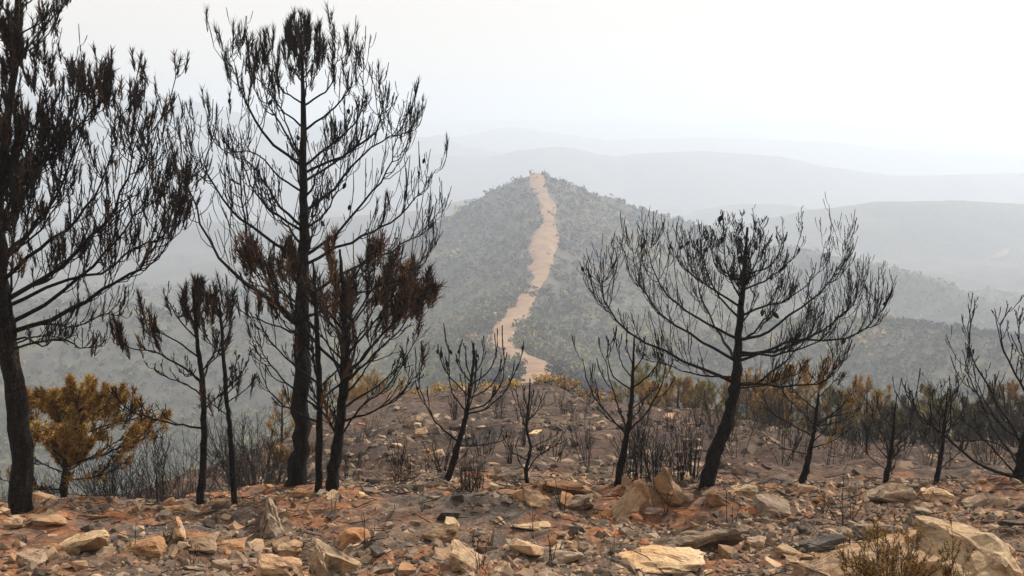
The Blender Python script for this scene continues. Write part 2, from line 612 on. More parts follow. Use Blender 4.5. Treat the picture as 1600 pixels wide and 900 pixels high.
def track_gap(x, y):
    """True where a point lies clear of the firebreak"""
    S = np.array(SPUR, float)
    o = np.argsort(S[:, 3])
    c = np.interp(y, S[o, 3], (S[o, 1] + S[o, 2]) / 2)
    w = np.interp(y, S[o, 3], (S[o, 2] - S[o, 1]) / 2)
    px = 800 + F_PX * x / (y * CA + 0.12 * y * 0.113)
    return (np.abs(px - c) > w * 0.80 + 6.0 * fbm(x / 11.0, y / 11.0, 3, 4)) | (y > 880) | (y < 140)


def quarry_cut():
    """pale bare cut on the flank of the far right-hand hill"""
    mb = MB()
    pts = [(1540, 410), (1556, 402), (1576, 394)]
    V = []
    for px, py in pts:
        h = hit(px, py)
        for dx, dy in ((-4, -6), (4, 6)):
            x, y = h[0] + dx, h[1] + dy
            V.append((x, y, float(height(x, y)) + 1.2))
    q = [(0, 2, 3, 1), (2, 4, 5, 3)]
    mb.add(V, quads=q)
    o = mb.build("cleared_patch", M_TRACK)
    tag(o, "small pale bare cut on the far hillside", None, None, "structure")


quarry_cut()

# ------------------------------------------------------------------ scrub on the far hillsides (one mass)
def scrub():
    rng = np.random.default_rng(11)
    n = 74000
    a = np.radians(rng.uniform(-25, 25, n))
    r = np.sqrt(rng.uniform(100 ** 2, 1250 ** 2, n))
    # more of them close to the viewer
    r2 = np.sqrt(rng.uniform(95 ** 2, 560 ** 2, 16000))
    a = np.concatenate([a, np.radians(rng.uniform(-25, 25, 16000))])
    r = np.concatenate([r, r2])
    x, y = r * np.sin(a), r * np.cos(a)
    cover = fbm(x / 40.0, y / 40.0, 4, 77)
    keep = (cover > -0.95) & track_gap(x, y)
    x, y, r, cover = x[keep], y[keep], r[keep], cover[keep]
    z = height(x, y)
    # drop what the camera side of the hills can never show: far under the crest line of nearer ground
    ga = np.radians(np.linspace(-26, 26, 260))
    gr = np.geomspace(60, 1300, 420)
    GA, GR = np.meshgrid(ga, gr)
    el = height(GR * np.sin(GA), GR * np.cos(GA)) / GR
    run = np.maximum.accumulate(el, axis=0)
    ii = np.clip(np.searchsorted(gr, r * 0.96) - 1, 0, len(gr) - 1)
    jj = np.clip(np.round((np.arctan2(x, y) - ga[0]) / (ga[1] - ga[0])).astype(int), 0, len(ga) - 1)
    vis = (z + 4.0) / r > run[ii, jj] - 0.012
    x, y, r, cover, z = x[vis], y[vis], r[vis], cover[vis], z[vis]
    n = len(x)
    size = np.minimum(rng.lognormal(-0.08, 0.55, n), 2.4) * np.where(r < 300, 0.85, np.where(r < 620, 1.0, 1.1))
    # tint: burnt grey high on the hill and to the left, olive low, ochre in patches
    low = smooth(-45, -100, z)
    patch = 0.8 * fbm(x / 55.0, y / 55.0, 3, 41) + 0.6 * fbm(x / 190.0, y / 190.0, 2, 45)
    tint = 0.10 + 0.60 * low + 0.30 * patch + rng.normal(0, 0.075, n)
    och = (rng.random(n) < 0.02 + 0.5 * smooth(0.25, 0.9, fbm(x / 55.0, y / 55.0, 3, 99)) * (0.4 + low))
    tint = np.where(och, rng.uniform(0.8, 1.0, n), np.clip(tint, 0.0, 0.82))
    mb = MB()
    for lo, hi, k in ((0, 200, 90), (200, 380, 34), (380, 620, 18), (620, 9999, 8)):
        s = (r >= lo) & (r < hi)
        m = int(s.sum())
        if not m: continue
        # leaf faces spread through an uneven dome
        d = rng.normal(size=(m, k, 3))
        d /= np.linalg.norm(d, axis=2, keepdims=True)
        d[:, :, 2] = np.abs(d[:, :, 2]) * 0.95 - 0.1
        lob = 0.55 + 0.45 * rng.random((m, k, 1))
        ctr = d * lob * size[s][:, None, None]
        ctr[:, :, 2] *= rng.uniform(0.7, 1.25, (m, 1))
        ctr = ctr + np.stack([x[s], y[s], z[s] + 0.25 * size[s]], -1)[:, None, :]
        fs = size[s][:, None, None, None] * (0.34 if k > 60 else 0.55 if k > 30 else 0.7 if k > 15 else 0.95)
        tri = ctr[:, :, None, :] + rng.uniform(-1, 1, size=(m, k, 3, 3)) * fs * 0.75
        tt = np.repeat(np.clip(tint[s][:, None] + rng.normal(0, 0.05, (m, k)), 0, 1).ravel(), 3)
        V = tri.reshape(-1, 3)
        mb.add(V, tris=np.arange(len(V)).reshape(-1, 3), tint=tt)
    o = mb.build("hillside_scrub", M_SCRUB, smooth_shade=False)
    tag(o, "mottled brown and olive scrub covering the far hillsides", None, None, "stuff")


scrub()

# ------------------------------------------------------------------ pines
def catmull(P, n):
    P = np.asarray(P, float)
    Q = np.vstack([2 * P[0] - P[1], P, 2 * P[-1] - P[-2]])
    seg = len(P) - 1
    t = np.linspace(0, seg - 1e-6, n)
    i = t.astype(int)
    f = (t - i)[:, None]
    p0, p1, p2, p3 = Q[i], Q[i + 1], Q[i + 2], Q[i + 3]
    return 0.5 * ((2 * p1) + (-p0 + p2) * f + (2 * p0 - 5 * p1 + 4 * p2 - p3) * f * f + (-p0 + 3 * p1 - 3 * p2 + p3) * f ** 3)


UP = np.array([0, 0, 1.0])


def unit(v):
    return v / (np.linalg.norm(v, axis=-1, keepdims=True) + 1e-9)


def twigs(rng, P, r, L, count, lenf, t0, spread, upc, tipr, pts=6, flat=0.75, bud=1.0):
    """side twigs on M curves P (M,N,3) with radii r (M,N) and lengths L (M,)"""
    M, Np, _ = P.shape
    T = unit(np.gradient(P, axis=1))
    ci = np.repeat(np.arange(M), count)
    K = len(ci)
    t = t0 + (1 - t0) * rng.random(K) ** 0.8
    fi = t * (Np - 1)
    i0 = np.clip(fi.astype(int), 0, Np - 2)
    f = (fi - i0)[:, None]
    p0 = P[ci, i0] * (1 - f) + P[ci, i0 + 1] * f
    tan = T[ci, i0]
    rad = r[ci, i0]
    side = unit(np.cross(tan, unit(rng.normal(size=(K, 3)))))
    d = unit(tan + side * spread * rng.uniform(0.6, 1.3, (K, 1)))
    d[:, 2] *= flat
    d = unit(d)
    ln = L[ci] * lenf * rng.uniform(0.55, 1.25, K) * (1.15 - 0.45 * t)
    s = np.linspace(0, 1, pts)[None, :, None]
    C = p0[:, None, :] + d[:, None, :] * (ln[:, None, None] * s * (1 - 0.25 * s)) + UP * (upc * ln[:, None, None] * s ** 2.0 * rng.uniform(0.5, 1.3, (K, 1, 1)))
    C[:, 1:] += rng.normal(size=(K, pts - 1, 3)) * (ln[:, None, None] * 0.018)
    rb = np.minimum(rad * 0.62, tipr * 1.7)
    prof = np.linspace(1, 0, pts)[None]
    R = np.maximum(tipr + (rb[:, None] - tipr) * prof, tipr * 0.8)
    R[:, -2] *= bud
    R[:, -1] *= bud * 0.8
    return C, R, ln


def needles(mb, rng, tips, dirs, n, ln, wid, spread, tint, back):
    """tufts of needles round twig ends"""
    K = len(tips)
    if K == 0: return
    b = tips[:, None, :] - dirs[:, None, :] * (rng.random((K, n, 1)) * back)
    d = unit(dirs[:, None, :] + rng.normal(size=(K, n, 3)) * spread)
    l = ln * rng.uniform(0.6, 1.2, (K, n, 1))
    e = b + d * l
    s = unit(np.cross(d, rng.normal(size=(K, n, 3)))) * wid
    V = np.stack([b - s * 0.5, b + s * 0.5, e], 2).reshape(-1, 3)
    tt = np.clip(np.repeat(tint, n)[:, None] + rng.normal(0, 0.10, (K * n, 1)), 0, 1)
    mb.add(V, tris=np.arange(len(V)).reshape(-1, 3), tint=np.repeat(tt.ravel(), 3))


CONE_MESH = None


def cone_mesh():
    global CONE_MESH
    if CONE_MESH is None:
        mb = MB()
        z = np.linspace(0, -1, 6)
        rr = np.array([.12, .36, .46, .42, .28, .06])
        P = np.stack([z * 0, z * 0, z], -1)
        mb.tubes(P, rr, 7)
        CONE_MESH = mb.mesh("pine_cone", M_CONE)
    return CONE_MESH


def pine(name, label, trunk, widths, limbs, D=None, seed=1, lod=0, squeeze=None, group=None, mat=M_CHAR, twig_mat=M_CHAR, tuft=None, extra=0, sec=9, ter=3, tipr=0.0045,
         secf=0.24, upc=0.55, spread=0.8, needle=(18, .13, .007, .38, .18), needle_mat=M_NEEDLE, tint=(0.3, 0.15), cones=0, proc=None, depthk=0.7, sides=10,
         base_D=None, wiggle=0.012, extra_range=(45, 135), flat=0.75):
    """trunk and limbs as photo pixels at distance D; limbs swing out of the picture plane round the trunk"""
    rng = np.random.default_rng(seed)
    if D is None:
        D = hit(*trunk[0])[1]
    tp = np.array([at(px, py, D) for px, py in trunk])
    tp[:, 1] += np.linspace(0, 1, len(tp)) * rng.normal(0, 0.12)
    ground = float(height(tp[0, 0], tp[0, 1]))
    if base_D is not None:                       # foot hidden behind the bank: carry the trunk down to the ground
        foot = tp[0].copy()
        foot[2] = ground
        if tp[0, 2] - ground > 0.15:
            tp = np.vstack([foot, tp])
            widths = [widths[0] * 1.1] + list(widths)
    tp = np.vstack([tp[0] - np.array([0, 0, max(0.12, tp[0, 2] - ground + 0.12)]), tp])
    widths = [widths[0] * 1.25] + list(widths)
    rad = np.array(widths) * (0.43 if widths[1] > 22 else 0.39) * D / F_PX
    root = empty(name, (tp[1, 0], tp[1, 1], min(tp[1, 2], ground)))
    org = np.array(root.location)
    nT = 40
    tc = catmull(tp, nT)
    tr = np.interp(np.linspace(0, 1, nT), np.linspace(0, 1, len(rad)), rad)
    tr[:4] *= np.array([1.35, 1.22, 1.1, 1.04])
    tc[4:, :2] += rng.normal(size=(nT - 4, 2)) * tr[4:, None] * 0.12
    mb = MB()
    mb.tubes(tc, tr, sides)
    V = mb.v[0]
    c = np.repeat(tc, sides, 0)
    V += (V - c) * (0.11 * rng.normal(size=(len(V), 1)))
    mb.build("trunk", mat, root, origin=org)
    axis = tc[nT // 2]

    def trunk_r(z):
        return float(np.interp(z, tc[:, 2], tr))
    curves = []
    for j, lb in enumerate(limbs):
        k = lb[1] if isinstance(lb, tuple) and isinstance(lb[1], (int, float)) and not isinstance(lb[0], (int, float)) else None
        pts = lb[0] if k is not None else lb
        if k is None:
            k = depthk * (1 if j % 2 else -1) * rng.uniform(0.2, 1.0)
        m_px = D / F_PX
        if squeeze:
            pts = [(squeeze[0] + (a - squeeze[0]) * squeeze[1] if (a - squeeze[0]) * squeeze[2] >= 0 else a, b) for a, b in pts]
        P = np.array([at(px, py, D + k * abs(px - pts[0][0]) * m_px) for px, py in pts])
        zz = P[0, 2]
        P[0] = [np.interp(zz, tc[:, 2], tc[:, 0]), np.interp(zz, tc[:, 2], tc[:, 1]), zz]
        curves.append(P)
    nt = len(curves)
    for j in range(extra):
        src = curves[rng.integers(nt)] if nt else None
        if src is None: break
        a = math.radians(rng.uniform(*extra_range)) * rng.choice([-1, 1])
        o3 = src[0].copy()
        rel = (src - o3) * rng.uniform(0.6, 1.0)
        ca, sa = math.cos(a), math.sin(a)
        rel = np.stack([rel[:, 0] * ca - rel[:, 1] * sa, rel[:, 0] * sa + rel[:, 1] * ca, rel[:, 2]], -1)
        dz = rng.normal(0, 0.12)
        zz = np.clip(o3[2] + dz, tc[6, 2], tc[-1, 2])
        oo = np.array([np.interp(zz, tc[:, 2], tc[:, 0]), np.interp(zz, tc[:, 2], tc[:, 1]), zz])
        curves.append(oo + rel)
    if proc:
        cnt, h0, h1, lmax, elev, bend = proc
        for j in range(cnt):
            hf = h0 + (h1 - h0) * (j + rng.random()) / cnt
            i = hf * (nT - 1)
            o3 = tc[int(i)]
            az = j * 2.399963 + rng.normal(0, 0.35)
            el = math.radians(elev + rng.normal(0, 8) + 18 * hf)
            ln = lmax * math.sqrt(max(0.06, 1.0 - ((hf - h0) / max(h1 - h0, 1e-3)) ** 2.2)) * rng.uniform(0.65, 1.1)
            d = np.array([math.cos(az) * math.cos(el), math.sin(az) * math.cos(el), math.sin(el)])
            s = np.linspace(0, 1, 5)[:, None]
            curves.append(o3 + d * ln * s + UP * bend * ln * s ** 2)
    tips, tdir = [], []
    for P in curves:
        C = catmull(P, 15)
        ln = float(np.linalg.norm(np.diff(C, axis=0), axis=1).sum())
        C[2:] += rng.normal(size=(13, 3)) * ln * wiggle * 0.5
        r0 = min(trunk_r(C[0, 2]) * 0.62, 0.0088 * ln + 0.0042)
        R = tipr * 1.15 + (r0 - tipr * 1.15) * np.linspace(1, 0, 15) ** 1.35
        mb = MB()
        mb.tubes(C, R, 4 if lod else 6)
        L = np.array([ln])
        c2 = max(3, int(sec * min(ln, 3.0) ** 0.7))
        S, SR, SL = twigs(rng, C[None], R[None], L, c2, secf, 0.18, spread, upc, tipr, flat=flat, bud=1.5)
        mb.tubes(S, SR, 3 if lod else 4)
        ends, ed = [C[-1:], S[:, -1]], [unit(C[-1:] - C[-2:-1]), unit(S[:, -1] - S[:, -2])]
        if ter:
            T3, TR, TL = twigs(rng, S, SR, SL, ter, 0.50, 0.25, spread, upc * 1.1, tipr * 0.85, 5, flat=flat, bud=1.7)
            mb.tubes(T3, TR, 3)
            ends.append(T3[:, -1])
            ed.append(unit(T3[:, -1] - T3[:, -2]))
        mb.build("limb", twig_mat, root, origin=org)
        tips.append(np.concatenate(ends))
        tdir.append(np.concatenate(ed))
    tips.append(tc[-1:])
    tdir.append(np.array([[0, 0, 1.0]]))
    tips, tdir = np.concatenate(tips), np.concatenate(tdir)
    # swollen buds at the twig ends
    if tuft is not None:
        px, py = pix(tips)
        pr = np.array([tuft(a, b) for a, b in zip(px, py)])
        pat = 0.5 + 0.9 * vnoise(tips[:, 0] * 1.7 + tips[:, 1], tips[:, 2] * 1.7, seed)
        s = rng.random(len(tips)) < pr * np.clip(pat, 0.25, 1.5)
        mb = MB()
        n, l, w, sp, back = needle
        tn = np.clip(rng.normal(tint[0], tint[1], int(s.sum())), 0, 1)
        needles(mb, rng, tips[s], unit(tdir[s] + 0.4 * UP), n, l, w, sp, tn, back)
        if mb.n:
            o = mb.build("needle_foliage", needle_mat, root, smooth_shade=False, origin=org)
            o["kind"] = "stuff"
    if cones:
        pick = rng.choice(len(tips), cones, replace=False)
        for i in pick:
            o = bpy.data.objects.new("pine_cone", cone_mesh())
            COL.objects.link(o)
            o.parent = root
            o.location = tips[i] - tdir[i] * 0.06 - org
            s = rng.uniform(0.06, 0.10)
            o.scale = (s * 0.62, s * 0.62, s)
            o.rotation_euler = (rng.normal(0, 0.4), rng.normal(0, 0.4), 0)
    tag(root, label, "tree", group)
    return root


# tall pine with the bare candelabra crown
def tuft_main(px, py):
    if py < 120: return 0.95
    if py < 215: return 0.28
    return 0.12 if px > 560 or px < 400 else 0.06


pine("burnt_pine", "tallest burnt pine, bare upswept limbs, charred needle tufts crowning its top",
     [(462, 757), (470, 690), (472, 600), (472, 500), (475, 420), (476, 330), (475, 250), (475, 150), (472, 60)], [38, 31, 28, 26, 22, 17, 13, 8, 4],
     [[(473, 506), (442, 493), (416, 442), (396, 380), (381, 345), (377, 280), (377, 215), (378, 180)],
      [(468, 505), (401, 452), (353, 412), (316, 345), (297, 290), (282, 240), (280, 205)],
      [(468, 406), (414, 369), (367, 336), (330, 280), (311, 243), (311, 180)],
      [(468, 362), (414, 322), (377, 252), (381, 205)],
      [(468, 261), (414, 210), (381, 154), (370, 117), (358, 98), (366, 72)],
      [(470, 252), (447, 210), (423, 168), (408, 126), (396, 85)],
      [(465, 163), (442, 140), (428, 112), (419, 50)],
      [(484, 401), (521, 369), (577, 308), (610, 261), (619, 210), (628, 170)],
      [(482, 360), (512, 327), (535, 261), (540, 200)],
      [(484, 261), (521, 224), (559, 187), (568, 145), (566, 89)],
      [(484, 271), (540, 238), (587, 205), (598, 154), (584, 112)],
      [(482, 166), (512, 140), (526, 98), (530, 50)],
      [(486, 415), (559, 373), (610, 345), (655, 305), (682, 262)],
      [(480, 470), (540, 425), (610, 392), (660, 362), (694, 318)],
      [(483, 498), (519, 478), (580, 452), (650, 417), (695, 360)],
      [(478, 330), (520, 300), (560, 250), (600, 215), (640, 205), (655, 175)],
      [(476, 300), (440, 280), (400, 240), (350, 235), (340, 195)],
      [(474, 130), (455, 100), (450, 45)], [(476, 125), (495, 90), (500, 40)], [(474, 200), (440, 170), (410, 130), (385, 110)],
      [(476, 205), (520, 170), (548, 130), (548, 60)], [(475, 110), (470, 70), (478, 35)]],
     seed=5, tuft=tuft_main, extra=13, squeeze=(475, 1.0, 1), sec=12, ter=2, tipr=0.0037, secf=0.185, upc=1.15, spread=1.05, flat=0.2, needle=(34, .13, .010, .22, .26), tint=(0.15, 0.14), cones=26, mat=M_CHAR)

# big pine at the left edge, full of scorched needles
def tuft_left(px, py):
    if py > 480: return 0.05
    if py > 400: return 0.35
    return 0.72


pine("burnt_pine", "thick-trunked pine cut by the frame, its crown still dense with scorched brown needles",
     [(35, 800), (32, 700), (23, 600), (12, 510), (6, 420), (4, 330), (14, 230), (28, 130), (36, 40), (40, -60)], [44, 40, 37, 35, 26, 22, 17, 13, 10, 6],
     [[(25, 520), (93, 493), (154, 461), (219, 433), (258, 400), (285, 345), (300, 300)],
      [(20, 507), (80, 470), (140, 419), (190, 380), (230, 330), (262, 270), (270, 225)],
      [(12, 440), (60, 390), (110, 350), (155, 300), (185, 240), (193, 180)],
      [(8, 400), (60, 350), (90, 300), (120, 230), (135, 170), (148, 130)],
      [(6, 370), (40, 300), (75, 240), (95, 170), (98, 125)],
      [(10, 280), (35, 230), (60, 180), (72, 120), (66, 90)],
      [(10, 300), (70, 250), (120, 200), (150, 165), (152, 140)],
      [(18, 480), (100, 440), (180, 420), (240, 380), (290, 370), (312, 340)],
      [(15, 470), (90, 420), (160, 360), (210, 290), (230, 230), (240, 200)],
      [(28, 100), (55, 60), (80, 30), (100, 5)], [(34, 60), (60, 35), (85, 5), (90, -20)], [(36, 50), (10, 20), (-10, -10), (-20, -50)],
      [(30, 90), (60, 70), (80, 45), (88, 30)], [(36, 20), (60, -10), (70, -50)],
      [(12, 510), (-50, 480), (-110, 440), (-170, 370), (-190, 300)], [(6, 400), (-60, 340), (-110, 260), (-130, 190)],
      [(4, 330), (-50, 270), (-80, 200), (-90, 130)], [(20, 200), (-20, 150), (-50, 90), (-60, 30)],
      [(30, 545), (90, 530), (130, 545), (165, 540)], [(22, 520), (70, 505), (120, 510), (170, 490), (215, 495)]],
     seed=8, tuft=tuft_left, extra=28, sec=13, ter=3, tipr=0.0036, secf=0.22, upc=1.0, spread=1.0, flat=0.25, squeeze=(130, 0.82, 1), needle=(32, .10, .012, .32, .20), tint=(0.2, 0.24), cones=10, mat=M_CHAR_BROWN)

# spreading bare pine on the right
pine("burnt_pine", "leaning bare pine with a wide round leafless crown of upcurved limbs",
     [(1105, 760), (1115, 710), (1135, 665), (1148, 615), (1152, 560), (1157, 490), (1163, 420), (1168, 355)], [31, 27, 24, 20, 16, 12, 8, 4],
     [[(1141, 599), (1100, 576), (1049, 555), (982, 519), (952, 478), (941, 448), (943, 430)],
      [(1146, 565), (1100, 535), (1049, 504), (1013, 468), (992, 417), (988, 386)],
      [(1151, 530), (1110, 509), (1064, 478), (1028, 438), (1015, 400), (1018, 375)],
      [(1159, 499), (1120, 458), (1100, 407), (1095, 361)],
      [(1158, 470), (1136, 422), (1131, 371), (1133, 350)],
      [(1153, 600), (1187, 596), (1233, 560), (1269, 519), (1284, 473)],
      [(1156, 565), (1197, 550), (1248, 530), (1325, 530), (1361, 509), (1378, 484), (1378, 466)],
      [(1159, 532), (1197, 519), (1248, 484), (1289, 453), (1315, 417), (1323, 375)],
      [(1161, 494), (1197, 478), (1233, 468), (1280, 430), (1294, 376)],
      [(1164, 453), (1197, 438), (1238, 407), (1258, 356)],
      [(1164, 422), (1180, 390), (1187, 350)],
      [(1156, 556), (1220, 545), (1290, 515), (1335, 480), (1350, 440)],
      [(1154, 601), (1212, 601), (1280, 600), (1312, 575), (1318, 545)],
      [(1150, 590), (1090, 585), (1040, 570), (1000, 560)],
      [(1160, 480), (1110, 450), (1070, 420), (1050, 385)], [(1165, 410), (1155, 385), (1152, 350)], [(1166, 395), (1176, 372), (1180, 346)], [(1162, 430), (1205, 415), (1222, 385), (1226, 360)], [(1161, 440), (1125, 425), (1112, 395), (1112, 365)]],
     seed=12, tuft=None, extra=18, sec=20, ter=4, tipr=0.0029, secf=0.17, upc=1.1, spread=1.0, flat=0.25, squeeze=(1160, 0.97, 1), cones=22)

# slim pair left of the tallest pine
def tuft_slim(px, py):
    return 0.9 if py < 520 else 0.55 if (py < 560 and px < 250) else 0.05


pine("burnt_pine", "slim burnt pine, brown needle clumps on its tips, one long limb to the valley side",
     [(312, 790), (318, 700), (316, 600), (308, 540), (300, 450)], [17, 14, 11, 8, 5],
     [[(316, 670), (280, 664), (240, 655), (200, 640), (180, 615)], [(314, 600), (280, 570), (240, 550), (205, 545), (195, 530)],
      [(310, 560), (270, 530), (235, 510), (222, 490)], [(306, 530), (280, 500), (262, 470), (262, 465)], [(304, 510), (290, 480), (285, 452)],
      [(305, 515), (325, 490), (335, 460)], [(312, 580), (340, 555), (352, 530)], [(302, 490), (312, 465), (315, 445)],
      [(316, 640), (345, 615), (368, 590)], [(316, 620), (290, 600), (262, 590), (240, 575)]],
     seed=21, tuft=tuft_slim, extra=7, sec=8, ter=2, secf=0.28, upc=0.5, needle=(42, .12, .013, .34, .26), tint=(0.42, 0.24), twig_mat=M_CHAR)
pine("burnt_pine", "thinnest burnt pine with a brown needle tuft, next to the tallest one",
     [(366, 786), (360, 690), (352, 610), (346, 530), (340, 465)], [13, 10, 9, 7, 4],
     [[(352, 610), (375, 585), (390, 560)], [(348, 560), (325, 530), (318, 500)], [(344, 520), (358, 495), (366, 470)], [(342, 500), (330, 478), (328, 460)],
      [(356, 650), (330, 630), (312, 610)], [(354, 630), (382, 610), (400, 590)]],
     seed=23, tuft=tuft_slim, extra=7, sec=8, ter=2, secf=0.28, needle=(42, .12, .013, .34, .26), tint=(0.40, 0.22))

# the two behind the tallest pine
def tuft_fan(px, py):
    return 1.0 if py < 470 else 0.5 if py < 500 else 0.05


pine("burnt_pine", "straight thin burnt pine, close behind the tallest pine's trunk",
     [(497, 770), (500, 660), (498, 560), (494, 470), (490, 410)], [15, 13, 11, 8, 4],
     [[(498, 560), (470, 530), (440, 500), (425, 460)], [(496, 520), (470, 490), (440, 450), (420, 415)], [(494, 480), (470, 450), (450, 410), (440, 380)],
      [(499, 600), (460, 570), (420, 530), (400, 490)], [(500, 640), (450, 600), (415, 560), (398, 525)], [(500, 660), (455, 640), (420, 610), (405, 570)]],
     seed=31, tuft=tuft_fan, extra=6, sec=8, ter=2, needle=(26, .13, .011, .3, .22), tint=(0.36, 0.22))
pine("burnt_pine", "burnt pine with fanned thin branches under a flat scorched-brown needle crown",
     [(517, 770), (528, 690), (536, 610), (538, 530), (535, 450), (530, 390)], [26, 20, 16, 13, 9, 4],
     [[(536, 600), (580, 560), (620, 520), (650, 480), (662, 465)], [(537, 560), (580, 510), (610, 470), (640, 440)], [(538, 520), (570, 470), (600, 430), (620, 405)],
      [(537, 500), (555, 450), (575, 410), (580, 380)], [(536, 480), (520, 430), (515, 390), (520, 370)], [(537, 540), (500, 480), (470, 430), (460, 390)],
      [(536, 580), (480, 520), (430, 470), (400, 430), (385, 400)], [(532, 640), (580, 610), (625, 570), (655, 520)], [(530, 660), (590, 640), (640, 600), (665, 555)],
      [(534, 620), (570, 580), (600, 530), (625, 470)], [(535, 600), (556, 540), (580, 490), (600, 450)], [(528, 690), (560, 640), (600, 610), (635, 565)],
      [(530, 680), (500, 640), (470, 600), (455, 550)], [(536, 520), (490, 460), (445, 420), (410, 410)], [(537, 470), (560, 420), (600, 390), (640, 425)]],
     seed=33, tuft=tuft_fan, extra=14, sec=12, ter=2, tipr=0.0036, secf=0.22, upc=0.35, spread=0.55, needle=(40, .15, .014, .42, .28), tint=(0.5, 0.24))

# small burnt pine in the middle
pine("burnt_pine", "small leaning burnt sapling with bare candelabra tips before the firebreak",
     [(700, 750), (716, 695), (729, 645), (735, 605), (740, 565), (741, 533)], [15, 12, 9, 7, 5, 3],
     [[(713, 690), (682, 662), (660, 618), (655, 566)], [(726, 643), (707, 615), (702, 581), (701, 540)], [(732, 618), (701, 587), (688, 558), (690, 545)],
      [(735, 596), (720, 575), (717, 540)], [(733, 646), (766, 634), (794, 603), (810, 568)], [(734, 640), (760, 629), (785, 593), (788, 542)],
      [(736, 621), (760, 609), (780, 581), (784, 553)], [(738, 600), (760, 584), (775, 556), (777, 538)], [(739, 585), (752, 568), (757, 538)],
      [(720, 696), (754, 696), (785, 688)], [(738, 590), (728, 568), (728, 540)]],
     seed=41, tuft=None, extra=4, sec=3.5, ter=0, tipr=0.0055, secf=0.30, upc=1.1, spread=0.45, cones=12)
pine("burnt_sapling", "thin crooked burnt sapling, forked near its foot, beside long orange boulder",
     [(824, 755), (822, 735), (829, 700), (823, 668), (827, 625), (828, 592)], [9, 8, 6, 5, 4, 2.5],
     [[(823, 740), (838, 715), (860, 700), (880, 690)], [(826, 680), (815, 650), (808, 620), (806, 600)], [(827, 700), (850, 690), (870, 680)], [(825, 660), (840, 640), (848, 615)],
      [(824, 720), (800, 705), (785, 680)], [(826, 640), (818, 620), (817, 602)]],
     seed=43, tuft=None, extra=3, sec=4, ter=1, tipr=0.0045, secf=0.3, upc=0.6)
pine("burnt_pine", "slender bare burnt pine with one long arched limb near pointed boulders",
     [(966, 757), (975, 700), (984, 645), (988, 590), (990, 525)], [17, 13, 10, 7, 3],
     [[(975, 678), (941, 637), (918, 596), (911, 560)], [(985, 608), (960, 590), (950, 560), (951, 530)], [(987, 606), (1015, 585), (1032, 560), (1038, 540)],
      [(988, 590), (970, 565), (966, 530)], [(988, 580), (1005, 555), (1008, 525)], [(984, 640), (1010, 620), (1030, 600)], [(989, 570), (980, 545), (979, 520)], [(983, 655), (1000, 640), (1012, 610)]],
     seed=47, tuft=None, extra=5, sec=5, ter=1, tipr=0.0048, secf=0.28, upc=0.8)
# right hand group
pine("burnt_pine", "leaning burnt pine with fine drooping twigs and ochre needles left on top",
     [(1253, 757), (1266, 700), (1275, 640), (1280, 585)], [16, 10, 6, 2],
     [[(1270, 680), (1230, 660), (1200, 640), (1190, 610)], [(1272, 660), (1310, 640), (1335, 610)], [(1274, 640), (1245, 615), (1225, 585)], [(1276, 620), (1300, 600), (1315, 580)],
      [(1266, 700), (1300, 690), (1330, 668)], [(1262, 710), (1225, 700), (1195, 680)], [(1278, 600), (1262, 580), (1255, 562)]],
     seed=51, tuft=lambda a, b: 0.5 if b < 615 else 0.04, extra=8, sec=9, ter=2, secf=0.3, upc=0.25, needle=(18, .14, .014, .5, .2), needle_mat=M_OCHRE, tint=(0.45, 0.2), twig_mat=M_TWIG)
pine("burnt_pine", "short twiggy burnt pine beside large sloping grey boulder",
     [(1384, 752), (1393, 700), (1398, 650), (1402, 615)], [12, 8, 4, 1.5],
     [[(1390, 720), (1365, 690), (1350, 660)], [(1394, 690), (1420, 660), (1432, 630)], [(1396, 670), (1375, 645), (1370, 622)], [(1386, 735), (1360, 715), (1340, 690)], [(1390, 715), (1415, 700), (1440, 680)]],
     seed=53, tuft=lambda a, b: 0.12, extra=8, sec=9, ter=2, secf=0.33, upc=0.5, twig_mat=M_TWIG, tint=(0.3, 0.15))
pine("burnt_pine", "forked short burnt pine rising behind pale boulder with sooty blotch",
     [(1463, 752), (1472, 705), (1478, 650), (1483, 605)], [12, 8, 4, 1.5],
     [[(1468, 735), (1490, 715), (1510, 700)], [(1470, 715), (1450, 690), (1440, 670)], [(1476, 680), (1500, 650), (1512, 620)], [(1477, 660), (1460, 635), (1455, 612)], [(1479, 640), (1495, 615), (1498, 595)]],
     seed=57, tuft=lambda a, b: 0.12, extra=8, sec=8, ter=2, secf=0.33, upc=0.45, twig_mat=M_TWIG)
pine("burnt_pine", "sprawling many-limbed burnt pine cut by the frame, long low limbs reaching sideways",
     [(1590, 752), (1600, 700), (1612, 640), (1622, 560), (1626, 480)], [24, 19, 14, 9, 4],
     [[(1582, 748), (1530, 725), (1475, 681), (1435, 644), (1418, 604)], [(1602, 700), (1570, 650), (1535, 590), (1514, 535), (1512, 503)],
      [(1612, 640), (1590, 590), (1567, 545), (1563, 510), (1580, 480)], [(1590, 745), (1550, 700), (1510, 660), (1480, 650)], [(1618, 600), (1600, 560), (1592, 520), (1596, 480)],
      [(1605, 690), (1560, 660), (1530, 610), (1520, 570)], [(1612, 650), (1650, 610), (1680, 560)], [(1605, 690), (1650, 670), (1700, 630)], [(1620, 580), (1645, 540), (1652, 500)],
      [(1596, 720), (1550, 690), (1500, 690)]],
     seed=61, tuft=None, extra=6, sec=7, ter=2, secf=0.22, upc=0.6, tipr=0.0048, cones=6)

# scorched ochre pine below the bank on the left
def tuft_ochre(px, py):
    return 1.0 if py < 720 else 0.3


